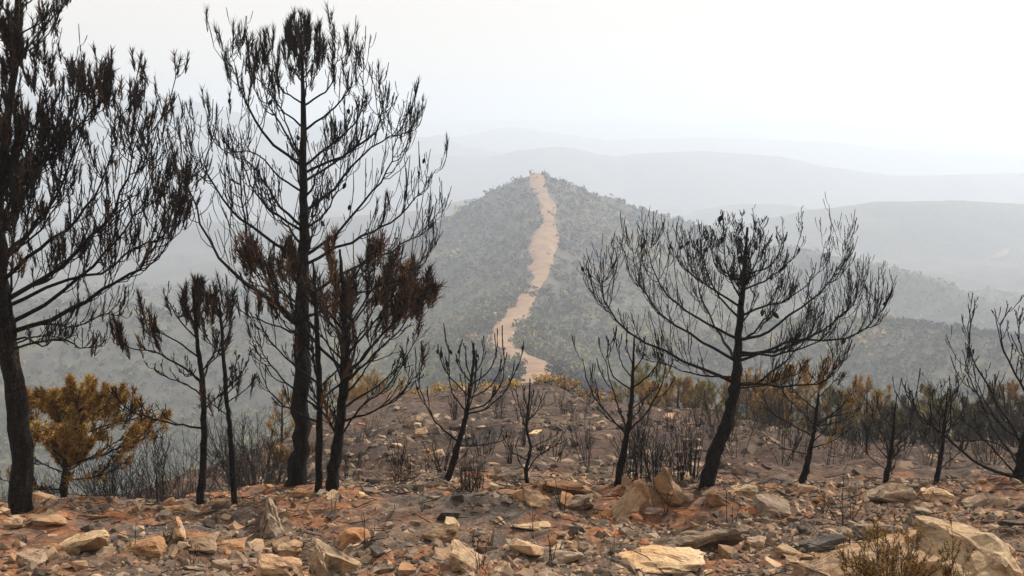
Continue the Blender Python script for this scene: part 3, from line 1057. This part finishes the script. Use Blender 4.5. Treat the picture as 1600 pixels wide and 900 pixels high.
pine("scorched_pine", "round ochre-needled scorched pine below the bank beside the thick trunk",
     [(100, 800), (102, 740), (106, 690), (118, 640), (125, 610)], [17, 15, 12, 8, 4],
     [[(104, 720), (70, 690), (45, 650), (35, 625)], [(106, 700), (150, 680), (195, 650), (225, 640)], [(104, 730), (160, 710), (210, 690), (240, 680)], [(110, 670), (90, 640), (75, 615)],
      [(114, 650), (145, 630), (165, 610)], [(112, 660), (160, 640), (200, 620)], [(102, 740), (60, 720), (30, 690)], [(118, 640), (110, 615), (105, 603)], [(102, 750), (150, 745), (200, 720)], [(108, 690), (165, 665), (215, 655), (246, 662)], [(116, 645), (160, 622), (190, 612)], [(112, 665), (80, 640), (50, 628)]],
     D=19.5, base_D=1, seed=71, tuft=tuft_ochre, extra=22, sec=18, ter=4, secf=0.26, upc=0.3, needle=(26, .09, .013, .9, .13), needle_mat=M_OCHRE, tint=(0.64, 0.27), proc=(10, 0.5, 0.97, 0.6, 25, 0.12), mat=M_CHAR_BROWN, twig_mat=M_TWIG)

# ------------------------------------------------------------------ smaller pines standing along the lower edge of the burnt slope
EXTRA_MID = [(1025, 60, 596, 30, .62), (1085, 66, 594, 30, .7), (1205, 50, 600, 36, .62), (1262, 60, 578, 44, .72), (1285, 52, 596, 36, .5),
             (1385, 58, 606, 32, .52), (1405, 48, 622, 30, .3), (1445, 60, 600, 34, .55), (1495, 54, 604, 38, .45), (1510, 42, 625, 34, .25), (1560, 48, 612, 38, .4), (1610, 44, 618, 36, .3), (1370, 42, 628, 30, .25)]
MID = [  # px, distance, top py, crown half-width px, ochre?, label
    (1355, 50, 592, 44, 0.62, "dark-trunked pine with domed ochre cap beyond the burnt slope"),
    (1232, 54, 566, 52, 0.75, "bushy ochre pine partly hidden behind the leaning bare pine"),
    (1180, 58, 575, 48, 0.7, "ochre pine seen behind the bent trunk of the round bare pine"),
    (1003, 66, 568, 46, 0.75, "olive-yellow pine behind the slender bare pine with arched limb"),
    (1058, 62, 586, 34, 0.55, "brown scrubby pine between the slender bare pine and the round-crowned one"),
    (1110, 60, 590, 34, 0.6, "low olive pine left of the bent charred trunk"),
    (1300, 46, 604, 36, 0.4, "grey-brown scorched pine beside the dome-capped ochre pine"),
    (1425, 44, 618, 38, 0.25, "dark dull pine thick with twigs among the slope-edge group"),
    (1462, 52, 596, 42, 0.5, "olive-brown scorched pine above the grey twiggy group"),
    (1530, 46, 606, 42, 0.3, "dull scorched pine behind the sprawling many-limbed pine"),
    (1585, 56, 590, 44, 0.45, "brown pine farthest along the slope-edge group, by the sprawling pine"),
    (1640, 50, 596, 44, 0.3, "scorched pine beyond the sprawling pine's stem"),
    (1150, 72, 588, 30, 0.8, "yellow-ochre pine on the far lip of the slope"),
    (590, 70, 588, 34, 0.78, "ochre pine on the slope lip behind the fanned branches"),
    (545, 62, 600, 30, 0.7, "low ochre pine seen between the paired charred trunks"),
    (440, 58, 604, 36, 0.62, "brownish ochre pine seen through the tallest pine's trunk side"),
]
MID += [e + ("scorched pine of the crowded %s group at the slope's lower edge" % ("ochre-crowned" if e[4] > .6 else "olive-crowned" if e[4] > .42 else "grey-brown"),) for e in EXTRA_MID]
for i, (px, D, top, hw, och, lab) in enumerate(MID):
    x = at(px, 650, D)[0]
    gz = float(height(x, D))
    bx, by = pix(np.array([x, D, gz]))
    hpx = by - top
    lean = 14 * math.sin(i * 2.3)
    tint = (min(0.95, och + 0.12) if och > .42 else och * 0.7, 0.18)
    pine("scorched_pine", lab, [(px, by), (px + lean * .5, by - hpx * .45), (px + lean, top + 6)], [6.5, 4.5, 1.5], [], D=D, seed=200 + i,
         group=("ochre-crowned" if och > .6 else "olive-crowned" if och > .42 else "grey-brown") + " pines at the slope's lower edge", mat=M_CHAR, twig_mat=M_TWIG,
         tuft=lambda a, b, t=top, h=hpx, o=och: (0.95 if b < t + h * 0.55 else 0.25) * (0.5 + 0.75 * o), sec=9, ter=1, tipr=0.006,
         secf=0.34, upc=0.3, needle=(38, .17, .027, .95, .26), needle_mat=M_OLIVE if "olive" in lab else M_OCHRE if och > 0.42 else M_OLIVE, tint=tint,
         lod=1, proc=(24, 0.18, 0.97, hw * 1.2 * D / F_PX, 12, 0.35), sides=7)


# low yellow-ochre bushes
def bush(name, label, px, D, w_px, h_px, tint, seed, group, n=420, leaf=None):
    rng = np.random.default_rng(seed)
    x = at(px, 650, D)[0]
    c = np.array([x, D, float(height(x, D))])
    w = w_px * D / F_PX
    h = h_px * D / F_PX
    root = empty(name, c)
    mb = MB()
    m = 16
    d = unit(np.stack([rng.normal(size=m), rng.normal(size=m), rng.uniform(0.5, 2, m)], -1))
    s = np.linspace(0, 1, 5)[None, :, None]
    E = d * np.array([w * 0.45, w * 0.45, h * 0.85]) * 1.3
    P = E[:, None, :] * s
    mb.tubes(P - np.array([0, 0, .05]), np.tile(np.linspace(.012, .005, 5), (m, 1)) * (D / 40 + 0.6), 4)
    mb.build("stems", M_TWIG, root)
    fb = MB()
    k = rng.integers(0, m, n)
    t = rng.uniform(0.35, 1.05, n)[:, None]
    ctr = E[k] * t + rng.normal(size=(n, 3)) * np.array([w, w, h]) * 0.09
    ctr[:, 2] = np.maximum(ctr[:, 2], 0.03)
    ls = leaf or 0.09 * (w + h) / 2
    V = ctr[:, None, :] + rng.normal(size=(n, 3, 3)) * ls * 0.6
    fb.add(V.reshape(-1, 3), tris=np.arange(n * 3).reshape(-1, 3), tint=np.repeat(np.clip(rng.normal(tint, .15, n), 0, 1), 3))
    o = fb.build("foliage", M_OCHRE, root, smooth_shade=False)
    o["kind"] = "stuff"
    tag(root, label, "shrub", group)


BG = "low ochre bushes along the lip of the burnt slope"
for i, (px, D, w, h, t) in enumerate([(655, 71, 46, 18, .85), (690, 73, 36, 14, .95), (715, 71, 30, 12, .9), (770, 72, 44, 12, .9), (800, 73, 40, 11, 1.0), (850, 72, 40, 13, .85), (885, 73, 46, 24, .7),
                                      (925, 72, 50, 30, .6), (960, 70, 44, 26, .55), (622, 68, 40, 20, .75), (905, 68, 12, 16, 1.0), (1085, 68, 44, 26, .6)]):
    bush("ochre_bush", "low ochre bush on the slope lip under the firebreak" if px != 905 else "small bright yellow bush on the slope lip", px, D, w, h, t, 300 + i, BG if px != 905 else None)
bush("ochre_bush", "rounded rusty bush on grey slope left of the tallest pine's foot", 432, 40, 48, 34, .5, 330, None, 700)
bush("ochre_bush", "smaller rusty bush just behind the tallest pine's trunk", 487, 42, 30, 22, .45, 331, None, 500)


def dry_plant(label, px, D, w_px, h_px, stems, seed):
    rng = np.random.default_rng(seed)
    x = at(px, 650, D)[0]
    c = np.array([x, D, float(height(x, D))])
    w, h = w_px * D / F_PX, h_px * D / F_PX
    root = empty("dry_plant", c)
    az = rng.uniform(0, 6.28, stems)
    rr = np.sqrt(rng.random(stems)) * w * 0.5
    E = np.stack([np.cos(az) * rr, np.sin(az) * rr, h * rng.uniform(0.45, 1.0, stems) * (1.05 - 0.5 * rr / (w * 0.5))], -1)
    t = np.linspace(0, 1, 8)[None, :, None]
    P = E[:, None, :] * np.concatenate([t ** 0.8, t ** 0.8, t ** 1.15], -1) + rng.normal(size=(stems, 8, 3)) * h * 0.02 * t
    P[:, 0, 2] -= 0.05
    R = np.tile(np.linspace(.0035, .0015, 8), (stems, 1))
    mb = MB()
    mb.tubes(P, R, 4)
    ln = np.linalg.norm(E, axis=1)
    S, SR, SL = twigs(rng, P, R, ln, 9, 0.22, 0.3, 0.8, 0.35, 0.0013, 5)
    mb.tubes(S, SR, 3)
    mb.build("stems", M_BRUSH, root)
    fb = MB()
    pts = np.concatenate([S[:, 2], S[:, 3], S[:, 4]])
    dr = unit(np.concatenate([S[:, 2] - S[:, 1], S[:, 3] - S[:, 2], S[:, 4] - S[:, 3]]))
    needles(fb, rng, pts, dr, 7, 0.035, 0.006, 0.8, np.clip(rng.normal(.42, .2, len(pts)), 0, 1), 0.03)
    o = fb.build("foliage", M_OCHRE, root, smooth_shade=False)
    o["kind"] = "stuff"
    tag(root, label, "shrub")


dry_plant("dry yellow-brown plant growing in front of the pale rock outcrop", 1400, 10.0, 170, 145, 46, 333)
dry_plant("small dry sprig against the smooth pale slab", 1502, 10.0, 45, 165, 7, 334)



# burnt brush: bundles of thin charred stems
def brush_mesh(seed, m, h, spread, sub, mat, r=0.006, curl=0.15):
    rng = np.random.default_rng(seed)
    az = rng.uniform(0, 2 * math.pi, m)
    tilt = np.abs(rng.normal(0, spread, m))
    d = np.stack([np.cos(az) * np.sin(tilt), np.sin(az) * np.sin(tilt), np.cos(tilt)], -1)
    ln = h * rng.uniform(0.5, 1.1, m)
    b = np.stack([np.cos(az), np.sin(az), az * 0], -1) * (h * 0.18 * rng.random((m, 1)))
    s = np.linspace(0, 1, 7)[None, :, None]
    P = b[:, None] + d[:, None] * ln[:, None, None] * s + UP * (ln[:, None, None] * curl * s ** 2) + rng.normal(size=(m, 7, 3)) * (h * 0.018) * s
    P[:, 0, 2] -= 0.06
    R = np.tile(np.linspace(r * 1.6, r * 0.7, 7), (m, 1))
    mb = MB()
    mb.tubes(P, R, 4)
    if sub:
        S, SR, SL = twigs(rng, P, R, ln, sub, 0.35, 0.25, 0.7, 0.35, r * 0.65, 5)
        mb.tubes(S, SR, 3)
        T3, TR, _ = twigs(rng, S, SR, SL, 2, 0.5, 0.3, 0.8, 0.2, r * 0.55, 4)
        mb.tubes(T3, TR, 3)
    return mb.mesh("burnt_shrub", mat)


BRUSH = {
    "upright": [brush_mesh(1 + i, 17, 0.62, 0.42, 4, M_TWIG, 0.0042, 0.25) for i in range(3)],
    "grey": [brush_mesh(11 + i, 8, 1.0, 0.9, 9, M_BRUSH, 0.0042, 0.2) for i in range(4)],
    "black": [brush_mesh(21 + i, 10, 0.55, 0.6, 3, M_CHAR, 0.006, 0.3) for i in range(3)],
    "stick": [brush_mesh(31 + i, 3, 0.5, 0.35, 2, M_CHAR, 0.006, 0.2) for i in range(3)],
}


def put_brush(kind, k, P, scale, rz, label, group):
    me = BRUSH[kind][k % len(BRUSH[kind])]
    o = bpy.data.objects.new("burnt_shrub", me)
    COL.objects.link(o)
    o.location = P
    o.scale = (scale,) * 3
    o.rotation_euler = (0, 0, rz)
    tag(o, label, "shrub", group)
    return o


rg = np.random.default_rng(77)
for i, (px, py, s) in enumerate([(1000, 760, .85), (1022, 758, .95), (1062, 752, .95), (1080, 748, .9), (985, 758, .7)]):
    put_brush("upright", i, hit(px, py), s, i, "dense black upright stems of a burnt shrub between pointed boulder and bent trunk", "burnt upright shrubs by the pointed boulders")
for i, (px, py, s) in enumerate([(735, 768, .55), (748, 764, .5), (722, 766, .5), (620, 752, .6), (640, 746, .5)]):
    put_brush("upright", i + 1, hit(px, py), s, i * 1.3, "low burnt tuft of black stems at the foot of small leaning sapling", "burnt tufts by the leaning sapling")
for i in range(30):      # thicket left of the tallest pine
    px = rg.uniform(150, 450)
    D = rg.uniform(19, 30)
    x = at(px, 700, D)[0]
    put_brush("grey", i, (x, D, float(height(x, D))), rg.uniform(0.7, 1.5), rg.uniform(0, 6), "grey dead brush in the thicket below the bank left of the tallest pine", "dead brush in the thicket below the bank")
for i in range(14):
    px = rg.uniform(-60, 170)
    D = rg.uniform(21, 30)
    x = at(px, 700, D)[0]
    put_brush("grey", i, (x, D, float(height(x, D))), rg.uniform(0.9, 1.5), rg.uniform(0, 6), "grey dead brush under the round ochre pine", "dead brush under the ochre pine")
for i in range(70):      # right-hand undergrowth
    px = rg.uniform(1120, 1640)
    D = rg.uniform(24, 60)
    x = at(px, 700, D)[0]
    put_brush("grey", i, (x, D, float(height(x, D))), rg.uniform(0.7, 1.5) * (0.7 + D / 80), rg.uniform(0, 6), "grey dead brush on the slope behind the boulder row", "dead brush behind the boulder row")
for i in range(95):      # open slope
    px = rg.uniform(380, 1150)
    D = 19 + 50 * rg.random() ** 1.1
    x = at(px, 700, D)[0]
    put_brush("black" if rg.random() < .75 else "grey", i, (x, D, float(height(x, D))), rg.uniform(0.4, 0.95) * (0.8 + D / 90), rg.uniform(0, 6), "small burnt twiggy shrub on the open stony slope", "burnt shrubs on the open slope")
for i, (px, py, s) in enumerate([(575, 852, .55), (880, 800, .6), (1040, 800, .55), (1145, 818, .7), (1318, 822, .75), (1330, 812, .6), (835, 842, .5), (750, 890, .5), (862, 880, .55), (205, 862, .4), (255, 855, .4),
                                 (1290, 805, .45), (955, 860, .3), (300, 880, .35), (660, 800, .35), (520, 800, .35)]):
    put_brush("stick", i, hit(px, py), s, i * 1.7, "single charred stick-like shrub rooted among the roadside stones", "charred sticks among the stones")

# ------------------------------------------------------------------ stones
def hull_rock(seed, kind, detail):
    """angular stone filling a unit box (x,y in -.5...5, z 0..1)"""
    rng = np.random.default_rng(seed)
    bm = bmesh.new()
    n = 16 if kind != "pebble" else 9
    P = rng.uniform(-0.5, 0.5, (n, 3))
    P = np.sign(P) * np.abs(P * 2) ** 0.55 * 0.5
    P[:, 2] += 0.5
    if kind == "point":
        sx, sy = rng.uniform(-.2, .2, 2)
        f = 1 - 0.86 * P[:, 2:3]
        P[:, :2] = P[:, :2] * f + np.array([[sx, sy]]) * P[:, 2:3]
        P = np.vstack([P, [[sx, sy, 1.0]]])
    elif kind == "slope":
        P[:, 2] *= 0.35 + 0.65 * (P[:, 0] + 0.5)
        P[:, 2] += 0.05
    elif kind == "slopel":
        P[:, 2] *= 0.35 + 0.65 * (0.5 - P[:, 0])
        P[:, 2] += 0.05
    elif kind == "round":
        q = P - [0, 0, .5]
        q = q / np.linalg.norm(q, axis=1, keepdims=True) * 0.5 * rng.uniform(.85, 1, (n, 1))
        P = q + [0, 0, .5]
    for p in P:
        bm.verts.new(p)
    res = bmesh.ops.convex_hull(bm, input=bm.verts)
    junk = [v for v in bm.verts if not v.link_faces]
    bmesh.ops.delete(bm, geom=junk, context='VERTS')
    if detail:
        bmesh.ops.bevel(bm, geom=bm.edges[:] , offset=0.035, segments=1, affect='EDGES', profile=0.6)
        bmesh.ops.triangulate(bm, faces=bm.faces[:])
        bmesh.ops.subdivide_edges(bm, edges=[e for e in bm.edges if e.calc_length() > 0.16], cuts=detail, use_grid_fill=True)
        bmesh.ops.triangulate(bm, faces=bm.faces[:])
        bm.normal_update()
        co = np.array([v.co for v in bm.verts])
        nn = 0.05 * fbm(co[:, 0] * 4 + co[:, 2] * 3.1 + seed, co[:, 1] * 4 - co[:, 2] * 2.3, 5, seed, 0.6)
        step = 0.02 * np.sign(vnoise(co[:, 2] * 9 + co[:, 0] * 3, co[:, 1] * 4, seed + 5))
        for v, a in zip(bm.verts, nn + step):
            v.co += v.normal * float(a)
    co = np.array([v.co for v in bm.verts])
    lo, hi = co.min(0), co.max(0)
    for v in bm.verts:
        c = (np.array(v.co) - lo) / (hi - lo)
        v.co = (c[0] - .5, c[1] - .5, c[2])
    me = bpy.data.meshes.new("stone")
    bm.to_mesh(me)
    bm.free()
    return me


ROCK_MATS = {"tan": M_ROCK_TAN, "grey": M_ROCK_GREY, "pale": M_ROCK_PALE, "rust": M_ROCK_RUST, "dark": M_ROCK_DARK}
BIG = [  # x0, y0, x1, y1 in the photo, shape, colour, depth ratio, turn, name, label
    (945, 752, 1018, 816, "point", "tan", .9, 0.3, "boulder", "brown pointed boulder with shadowed side among the row"),
    (1010, 732, 1072, 792, "point", "tan", .5, -0.2, "boulder", "steep triangular boulder leaning behind the brown pointed one"),
    (845, 742, 936, 776, "block", "rust", .5, 0.1, "boulder", "long orange-brown boulder behind the crooked sapling"),
    (816, 757, 868, 795, "slopel", "tan", .6, 0.5, "boulder", "tilted brown slab with deep shadow underneath it"),
    (862, 764, 930, 797, "slope", "grey", .8, 0.2, "boulder", "flat grey slab in front of long orange-brown boulder"),
    (1183, 769, 1247, 808, "block", "grey", .8, 0.15, "boulder", "square boulder with pale top and dark front face"),
    (1272, 762, 1322, 795, "slope", "rust", .8, -.3, "boulder", "cracked orange boulder under rusty earth"),
    (1240, 752, 1285, 772, "block", "tan", .7, .3, "boulder", "tan block at the foot of leaning twiggy pine"),
    (1352, 755, 1442, 794, "slope", "grey", .7, -.1, "boulder", "large sloping grey-brown boulder"),
    (1438, 752, 1492, 788, "round", "pale", .8, .2, "boulder", "pale yellow boulder with a sooty blotch"),
    (1504, 770, 1550, 797, "slope", "grey", .8, .4, "boulder", "low grey boulder with flat shaded front"),
    (1333, 806, 1400, 842, "round", "grey", .7, .2, "boulder", "rounded grey boulder behind the tan outcrop"),
    (1330, 812, 1360, 834, "round", "pale", .8, .2, "stone", "whitish stone touching the rounded grey boulder"),
    (1253, 832, 1325, 862, "slope", "dark", .6, .1, "boulder", "dark slate-coloured slab beside tan outcrop"),
    (1198, 838, 1258, 874, "block", "tan", .7, -.2, "boulder", "tan block with shaded square front"),
    (1162, 830, 1205, 864, "block", "grey", .6, .3, "boulder", "grey block with bright top edge"),
    (1246, 846, 1510, 935, "slope", "tan", .6, .05, "rock_outcrop", "broad rough tan rock outcrop half covered by dry plant"),
    (1440, 822, 1640, 940, "slopel", "pale", .8, .2, "rock_outcrop", "large smooth pale yellow slab outcrop"),
    (1032, 808, 1170, 862, "slope", "grey", .6, .1, "boulder", "broad pale-grey slab sloping up from bare soil"),
    (968, 856, 1112, 896, "round", "pale", .6, .05, "boulder", "long whitish rock lying almost flush with the soil"),
    (893, 824, 928, 852, "point", "grey", .8, .4, "stone", "small pointed grey stone with one dark side"),
    (853, 856, 912, 884, "block", "grey", .6, .1, "stone", "cracked rectangular grey stone"),
    (798, 842, 832, 872, "round", "tan", .8, .3, "stone", "rounded yellowish stone near the cracked grey one"),
    (764, 878, 808, 905, "point", "pale", .9, .3, "stone", "pale angular stone with dark base"),
    (698, 838, 748, 898, "slopel", "tan", .35, -.5, "boulder", "narrow diagonal slab with pale edge"),
    (630, 815, 716, 854, "slope", "tan", .7, .15, "boulder", "flat brown slab ending at the narrow diagonal one"),
    (476, 826, 562, 912, "slopel", "pale", .9, .25, "boulder", "large cream-coloured slab tapering to a blunt point"),
    (522, 820, 578, 858, "block", "rust", .7, .4, "boulder", "brown block tucked behind the cream slab"),
    (398, 780, 440, 840, "point", "grey", .7, .5, "boulder", "upright pointed stone, grey on one face, tan on the other"),
    (468, 780, 492, 812, "point", "tan", .6, .2, "stone", "small upright tan stone near the pointed upright one"),
    (454, 757, 488, 782, "round", "rust", .8, .1, "boulder", "rounded orange boulder at the tallest pine's foot"),
    (338, 824, 400, 874, "block", "rust", .7, .3, "boulder", "orange-topped boulder with black hollow below"),
    (292, 834, 336, 868, "block", "tan", .7, .5, "stone", "tan stone leaning on orange-topped boulder"),
    (176, 832, 258, 868, "slope", "tan", .6, -.1, "boulder", "low tan boulder with flat top beside reddish soil"),
    (74, 821, 168, 870, "slope", "pale", .6, -.25, "boulder", "long pale slab tilted over dark soil"),
    (8, 849, 76, 888, "round", "grey", .8, .2, "boulder", "grey-tan rounded boulder in front of the long tilted slab"),
    (38, 802, 102, 826, "round", "tan", .7, .1, "boulder", "low tan hump at the thick trunk's foot"),
    (2, 800, 38, 830, "round", "tan", .8, .1, "boulder", "tan boulder leaning on the low hump by the thick trunk"),
    (118, 800, 172, 814, "block", "rust", .5, .05, "boulder", "log-shaped brown stone on the bank edge"),
    (262, 802, 288, 852, "point", "tan", .7, .2, "boulder", "narrow upright tan stone like a stump"),
    (1104, 764, 1142, 792, "round", "rust", .8, .2, "boulder", "brown boulder at the bent trunk's foot"),
    (1130, 756, 1185, 778, "slope", "pale", .7, .0, "boulder", "pale flat boulder right behind the bent trunk's foot"),
    (1562, 806, 1612, 834, "round", "dark", .8, .0, "boulder", "soot-black rounded boulder on bare soil"),
    (798, 816, 862, 830, "block", "pale", .6, .1, "stone", "thin whitish flat stone on orange soil"),
    (330, 775, 352, 795, "round", "tan", .8, .1, "stone", "round tan stone between the slim pair of pines"),
    (240, 790, 300, 805, "slope", "rust", .6, .0, "stone", "flat rusty stone on the bank edge left of the slim pines"),
    (395, 855, 470, 915, "block", "tan", .8, .3, "boulder", "heap-forming tan boulder beside the cream slab"),
    (425, 840, 472, 870, "round", "tan", .8, .7, "stone", "yellowish round stone on top of the tan heap"),
]
MESH_I = 0
for i, (x0, y0, x1, y1, kind, colr, dr, turn, nm, lab) in enumerate(BIG):
    P = hit((x0 + x1) / 2, y1 - (y1 - y0) * 0.08)
    D = P[1]
    w = (x1 - x0) * D / F_PX
    H = (y1 - y0) * D / F_PX
    up = {'point': 0.88, 'block': 0.62, 'round': 0.6, 'slope': 0.66, 'slopel': 0.66}[kind] * (1.3 if nm == 'rock_outcrop' else 1)
    dep = max(w * dr, 1.1 * H)
    h = H * up
    me = hull_rock(900 + i, kind, 4 if w > 0.9 else 3 if w > 0.35 else 2)
    me.materials.append(ROCK_MATS[colr])
    o = bpy.data.objects.new(nm, me)
    COL.objects.link(o)
    o.scale = (w * 1.02, dep, h * 1.3)
    y = P[1] + dep * 0.35
    o.location = (P[0], y, min(P[2], float(height(P[0], y))) - h * 0.24)
    o.rotation_euler = (0, 0, turn * 0.6)
    tag(o, lab, "rock")

KINDS = ["block", "slope", "point", "round", "slopel", "block", "slope", "round"]
POOL = {}
for c in ROCK_MATS:
    for k in range(8):
        me = hull_rock(40 + k, KINDS[k], 0)
        me.materials.append(ROCK_MATS[c])
        POOL[c, k] = me
LAB = {"tan": "tan angular stone scattered on the roadside soil", "grey": "grey angular stone scattered on the roadside soil", "pale": "whitish stone scattered on the roadside soil",
       "rust": "orange-brown stone scattered on the roadside soil", "dark": "sooty dark stone scattered on the roadside soil"}
LAB2 = {k: v.replace("scattered on the roadside soil", "lying on the burnt slope behind the pines") for k, v in LAB.items()}
rg = np.random.default_rng(5)


def stone(px, py, w_px, zone):
    P = hit(px, py)
    if P[1] > 100: return
    w = w_px * P[1] / F_PX
    c = rg.choice(list(ROCK_MATS), p=[.36, .24, .14, .14, .12] if zone == 0 else [.26, .40, .12, .06, .16])
    o = bpy.data.objects.new("stone", POOL[c, int(rg.integers(8))])
    COL.objects.link(o)
    h = w * rg.uniform(.4, .85)
    o.scale = (w, w * rg.uniform(.6, 1), h)
    o.location = (P[0], P[1], P[2] - h * rg.uniform(.25, .55))
    o.rotation_euler = (rg.normal(0, .22), rg.normal(0, .22), rg.uniform(0, 6.28))
    tag(o, (LAB if zone == 0 else LAB2)[c], "rock", ("loose %s stones on the roadside soil" if zone == 0 else "%s stones on the burnt slope") % c)


for i in range(185):
    py = 772 + 122 * rg.random() ** 0.8
    stone(rg.uniform(5, 1595), py, rg.lognormal(math.log(17), .5) * (0.7 + 0.6 * (py - 770) / 130), 0)
for i in range(45):      # bank edge row
    stone(rg.uniform(380, 1595), rg.uniform(752, 785), rg.lognormal(math.log(17), .4), 0)
for i in range(85):
    px = rg.uniform(520, 1200) if i % 2 else rg.uniform(540, 850)
    stone(px, rg.uniform(650, 752), rg.lognormal(math.log(13), .35), 1)


# the countless smaller stones and clods
def pebbles():
    rng = np.random.default_rng(3)
    n1, n2, n3 = 50000, 18000, 15000
    a = np.radians(np.concatenate([rng.uniform(-24, 24, n1), rng.uniform(-21, 24, n2), rng.uniform(-12, 20, n3)]))
    r = np.concatenate([np.sqrt(rng.uniform(10.5 ** 2, 19 ** 2, n1)), np.sqrt(rng.uniform(18 ** 2, 42 ** 2, n2)), np.sqrt(rng.uniform(36 ** 2, 76 ** 2, n3))])
    x, y = r * np.sin(a), r * np.cos(a)
    cl = fbm(x / 1.6, y / 1.6, 3, 55)
    keep = rng.random(len(x)) < np.clip(0.30 + 0.85 * cl, 0.05, 1)
    x, y, r = x[keep], y[keep], r[keep]
    n = len(x)
    z = height(x, y)
    s = rng.lognormal(math.log(0.018), 0.80, n) * np.where(r < 19, 1, np.where(r < 40, 2.1, 3.4))
    s = np.minimum(s, np.where(r < 19, .10, .24))
    oct_v = np.array([[1, 0, 0], [0, 1, 0], [-1, 0, 0], [0, -1, 0], [0, 0, 1], [.6, .6, .75], [-.55, .3, .8], [.1, -.7, .6]], float)
    F = np.array([(0, 1, 5), (0, 5, 4), (5, 1, 6), (5, 6, 4), (1, 2, 6), (2, 3, 7), (6, 2, 7), (6, 7, 4), (3, 0, 7), (7, 0, 4)])
    ang = rng.uniform(0, 6.28, n)
    jit = rng.uniform(0.65, 1.3, (n, 8, 1))
    V = oct_v[None] * jit * np.stack([s, s * rng.uniform(.6, 1, n), s * rng.uniform(.35, .8, n)], -1)[:, None, :]
    ca, sa = np.cos(ang)[:, None], np.sin(ang)[:, None]
    V = np.stack([V[..., 0] * ca - V[..., 1] * sa, V[..., 0] * sa + V[..., 1] * ca, V[..., 2]], -1)
    V += np.stack([x, y, z - 0.1 * s], -1)[:, None, :]
    T = (F[None] + (np.arange(n) * 8)[:, None, None]).reshape(-1, 3)
    mb = MB()
    tt = np.clip(rng.beta(1.6, 1.9, n) * np.where(r > 19, 0.85, 1), 0, 1)
    mb.add(V.reshape(-1, 3), tris=T, tint=np.repeat(tt, 8))
    o = mb.build("loose_gravel", M_PEBBLE, smooth_shade=False)
    tag(o, "loose gravel and clods strewn over the burnt soil", None, None, "stuff")


pebbles()


def litter():
    """charred sticks and twigs lying on the ground"""
    rng = np.random.default_rng(9)
    n = 3800
    a = np.radians(rng.uniform(-24, 24, n))
    r = np.sqrt(rng.uniform(10.5 ** 2, 60 ** 2, n))
    r[:1500] = np.sqrt(rng.uniform(10.5 ** 2, 20 ** 2, 1500))
    x, y = r * np.sin(a), r * np.cos(a)
    z = height(x, y)
    az = rng.uniform(0, 6.28, n)
    ln = rng.lognormal(math.log(0.16), .5, n) * (0.6 + r / 30)
    d = np.stack([np.cos(az), np.sin(az), rng.normal(0.08, .22, n)], -1)
    s = np.linspace(-.5, .5, 4)[None, :, None]
    P = np.stack([x, y, z + 0.015], -1)[:, None, :] + d[:, None, :] * ln[:, None, None] * s + rng.normal(size=(n, 4, 3)) * (ln * .05)[:, None, None]
    P[:, :, 2] = np.maximum(P[:, :, 2], height(P[:, :, 0], P[:, :, 1]) + 0.004)
    R = np.tile(np.array([.6, 1, 1, .5]), (n, 1)) * (0.004 * (0.7 + r / 30) * rng.uniform(.6, 1.5, n))[:, None]
    mb = MB()
    mb.tubes(P, R, 4)
    o = mb.build("charred_litter", M_BRUSH)
    tag(o, "charred twigs and sticks littering the burnt ground", None, None, "stuff")


litter()


# ------------------------------------------------------------------ smoke haze
def haze():
    m = bpy.data.materials.new("smoke_haze")
    m.use_nodes = True
    nt = m.node_tree
    nt.nodes.clear()
    out = nt.nodes.new("ShaderNodeOutputMaterial")
    v = nt.nodes.new("ShaderNodeVolumePrincipled")
    v.inputs["Color"].default_value = (0.785, 0.862, 0.975, 1)
    v.inputs["Density"].default_value = 0.00056
    v.inputs["Anisotropy"].default_value = 0.45
    nt.links.new(v.outputs[0], out.inputs["Volume"])
    gz = np.zeros(len(GROUND.data.vertices) * 3, np.float32)
    GROUND.data.vertices.foreach_get("co", gz)
    gz = gz.reshape(-1, 3)
    x0, x1, y0, y1 = gz[:, 0].min() - 20, gz[:, 0].max() + 20, -60, gz[:, 1].max() + 20
    z0, z1 = gz[:, 2].min() - 1.0, gz[:, 2].max() + 6.0
    V = [(x, y, z) for z in (z0, z1) for y in (y0, y1) for x in (x0, x1)]
    q = [(0, 2, 3, 1), (4, 5, 7, 6), (0, 1, 5, 4), (2, 6, 7, 3), (0, 4, 6, 2), (1, 3, 7, 5)]
    mb = MB()
    mb.add(V, quads=q)
    o = mb.build("haze", m, smooth_shade=False)
    tag(o, "pale smoke haze filling the valleys", None, None, "stuff")
    return (z0, z1)


haze()
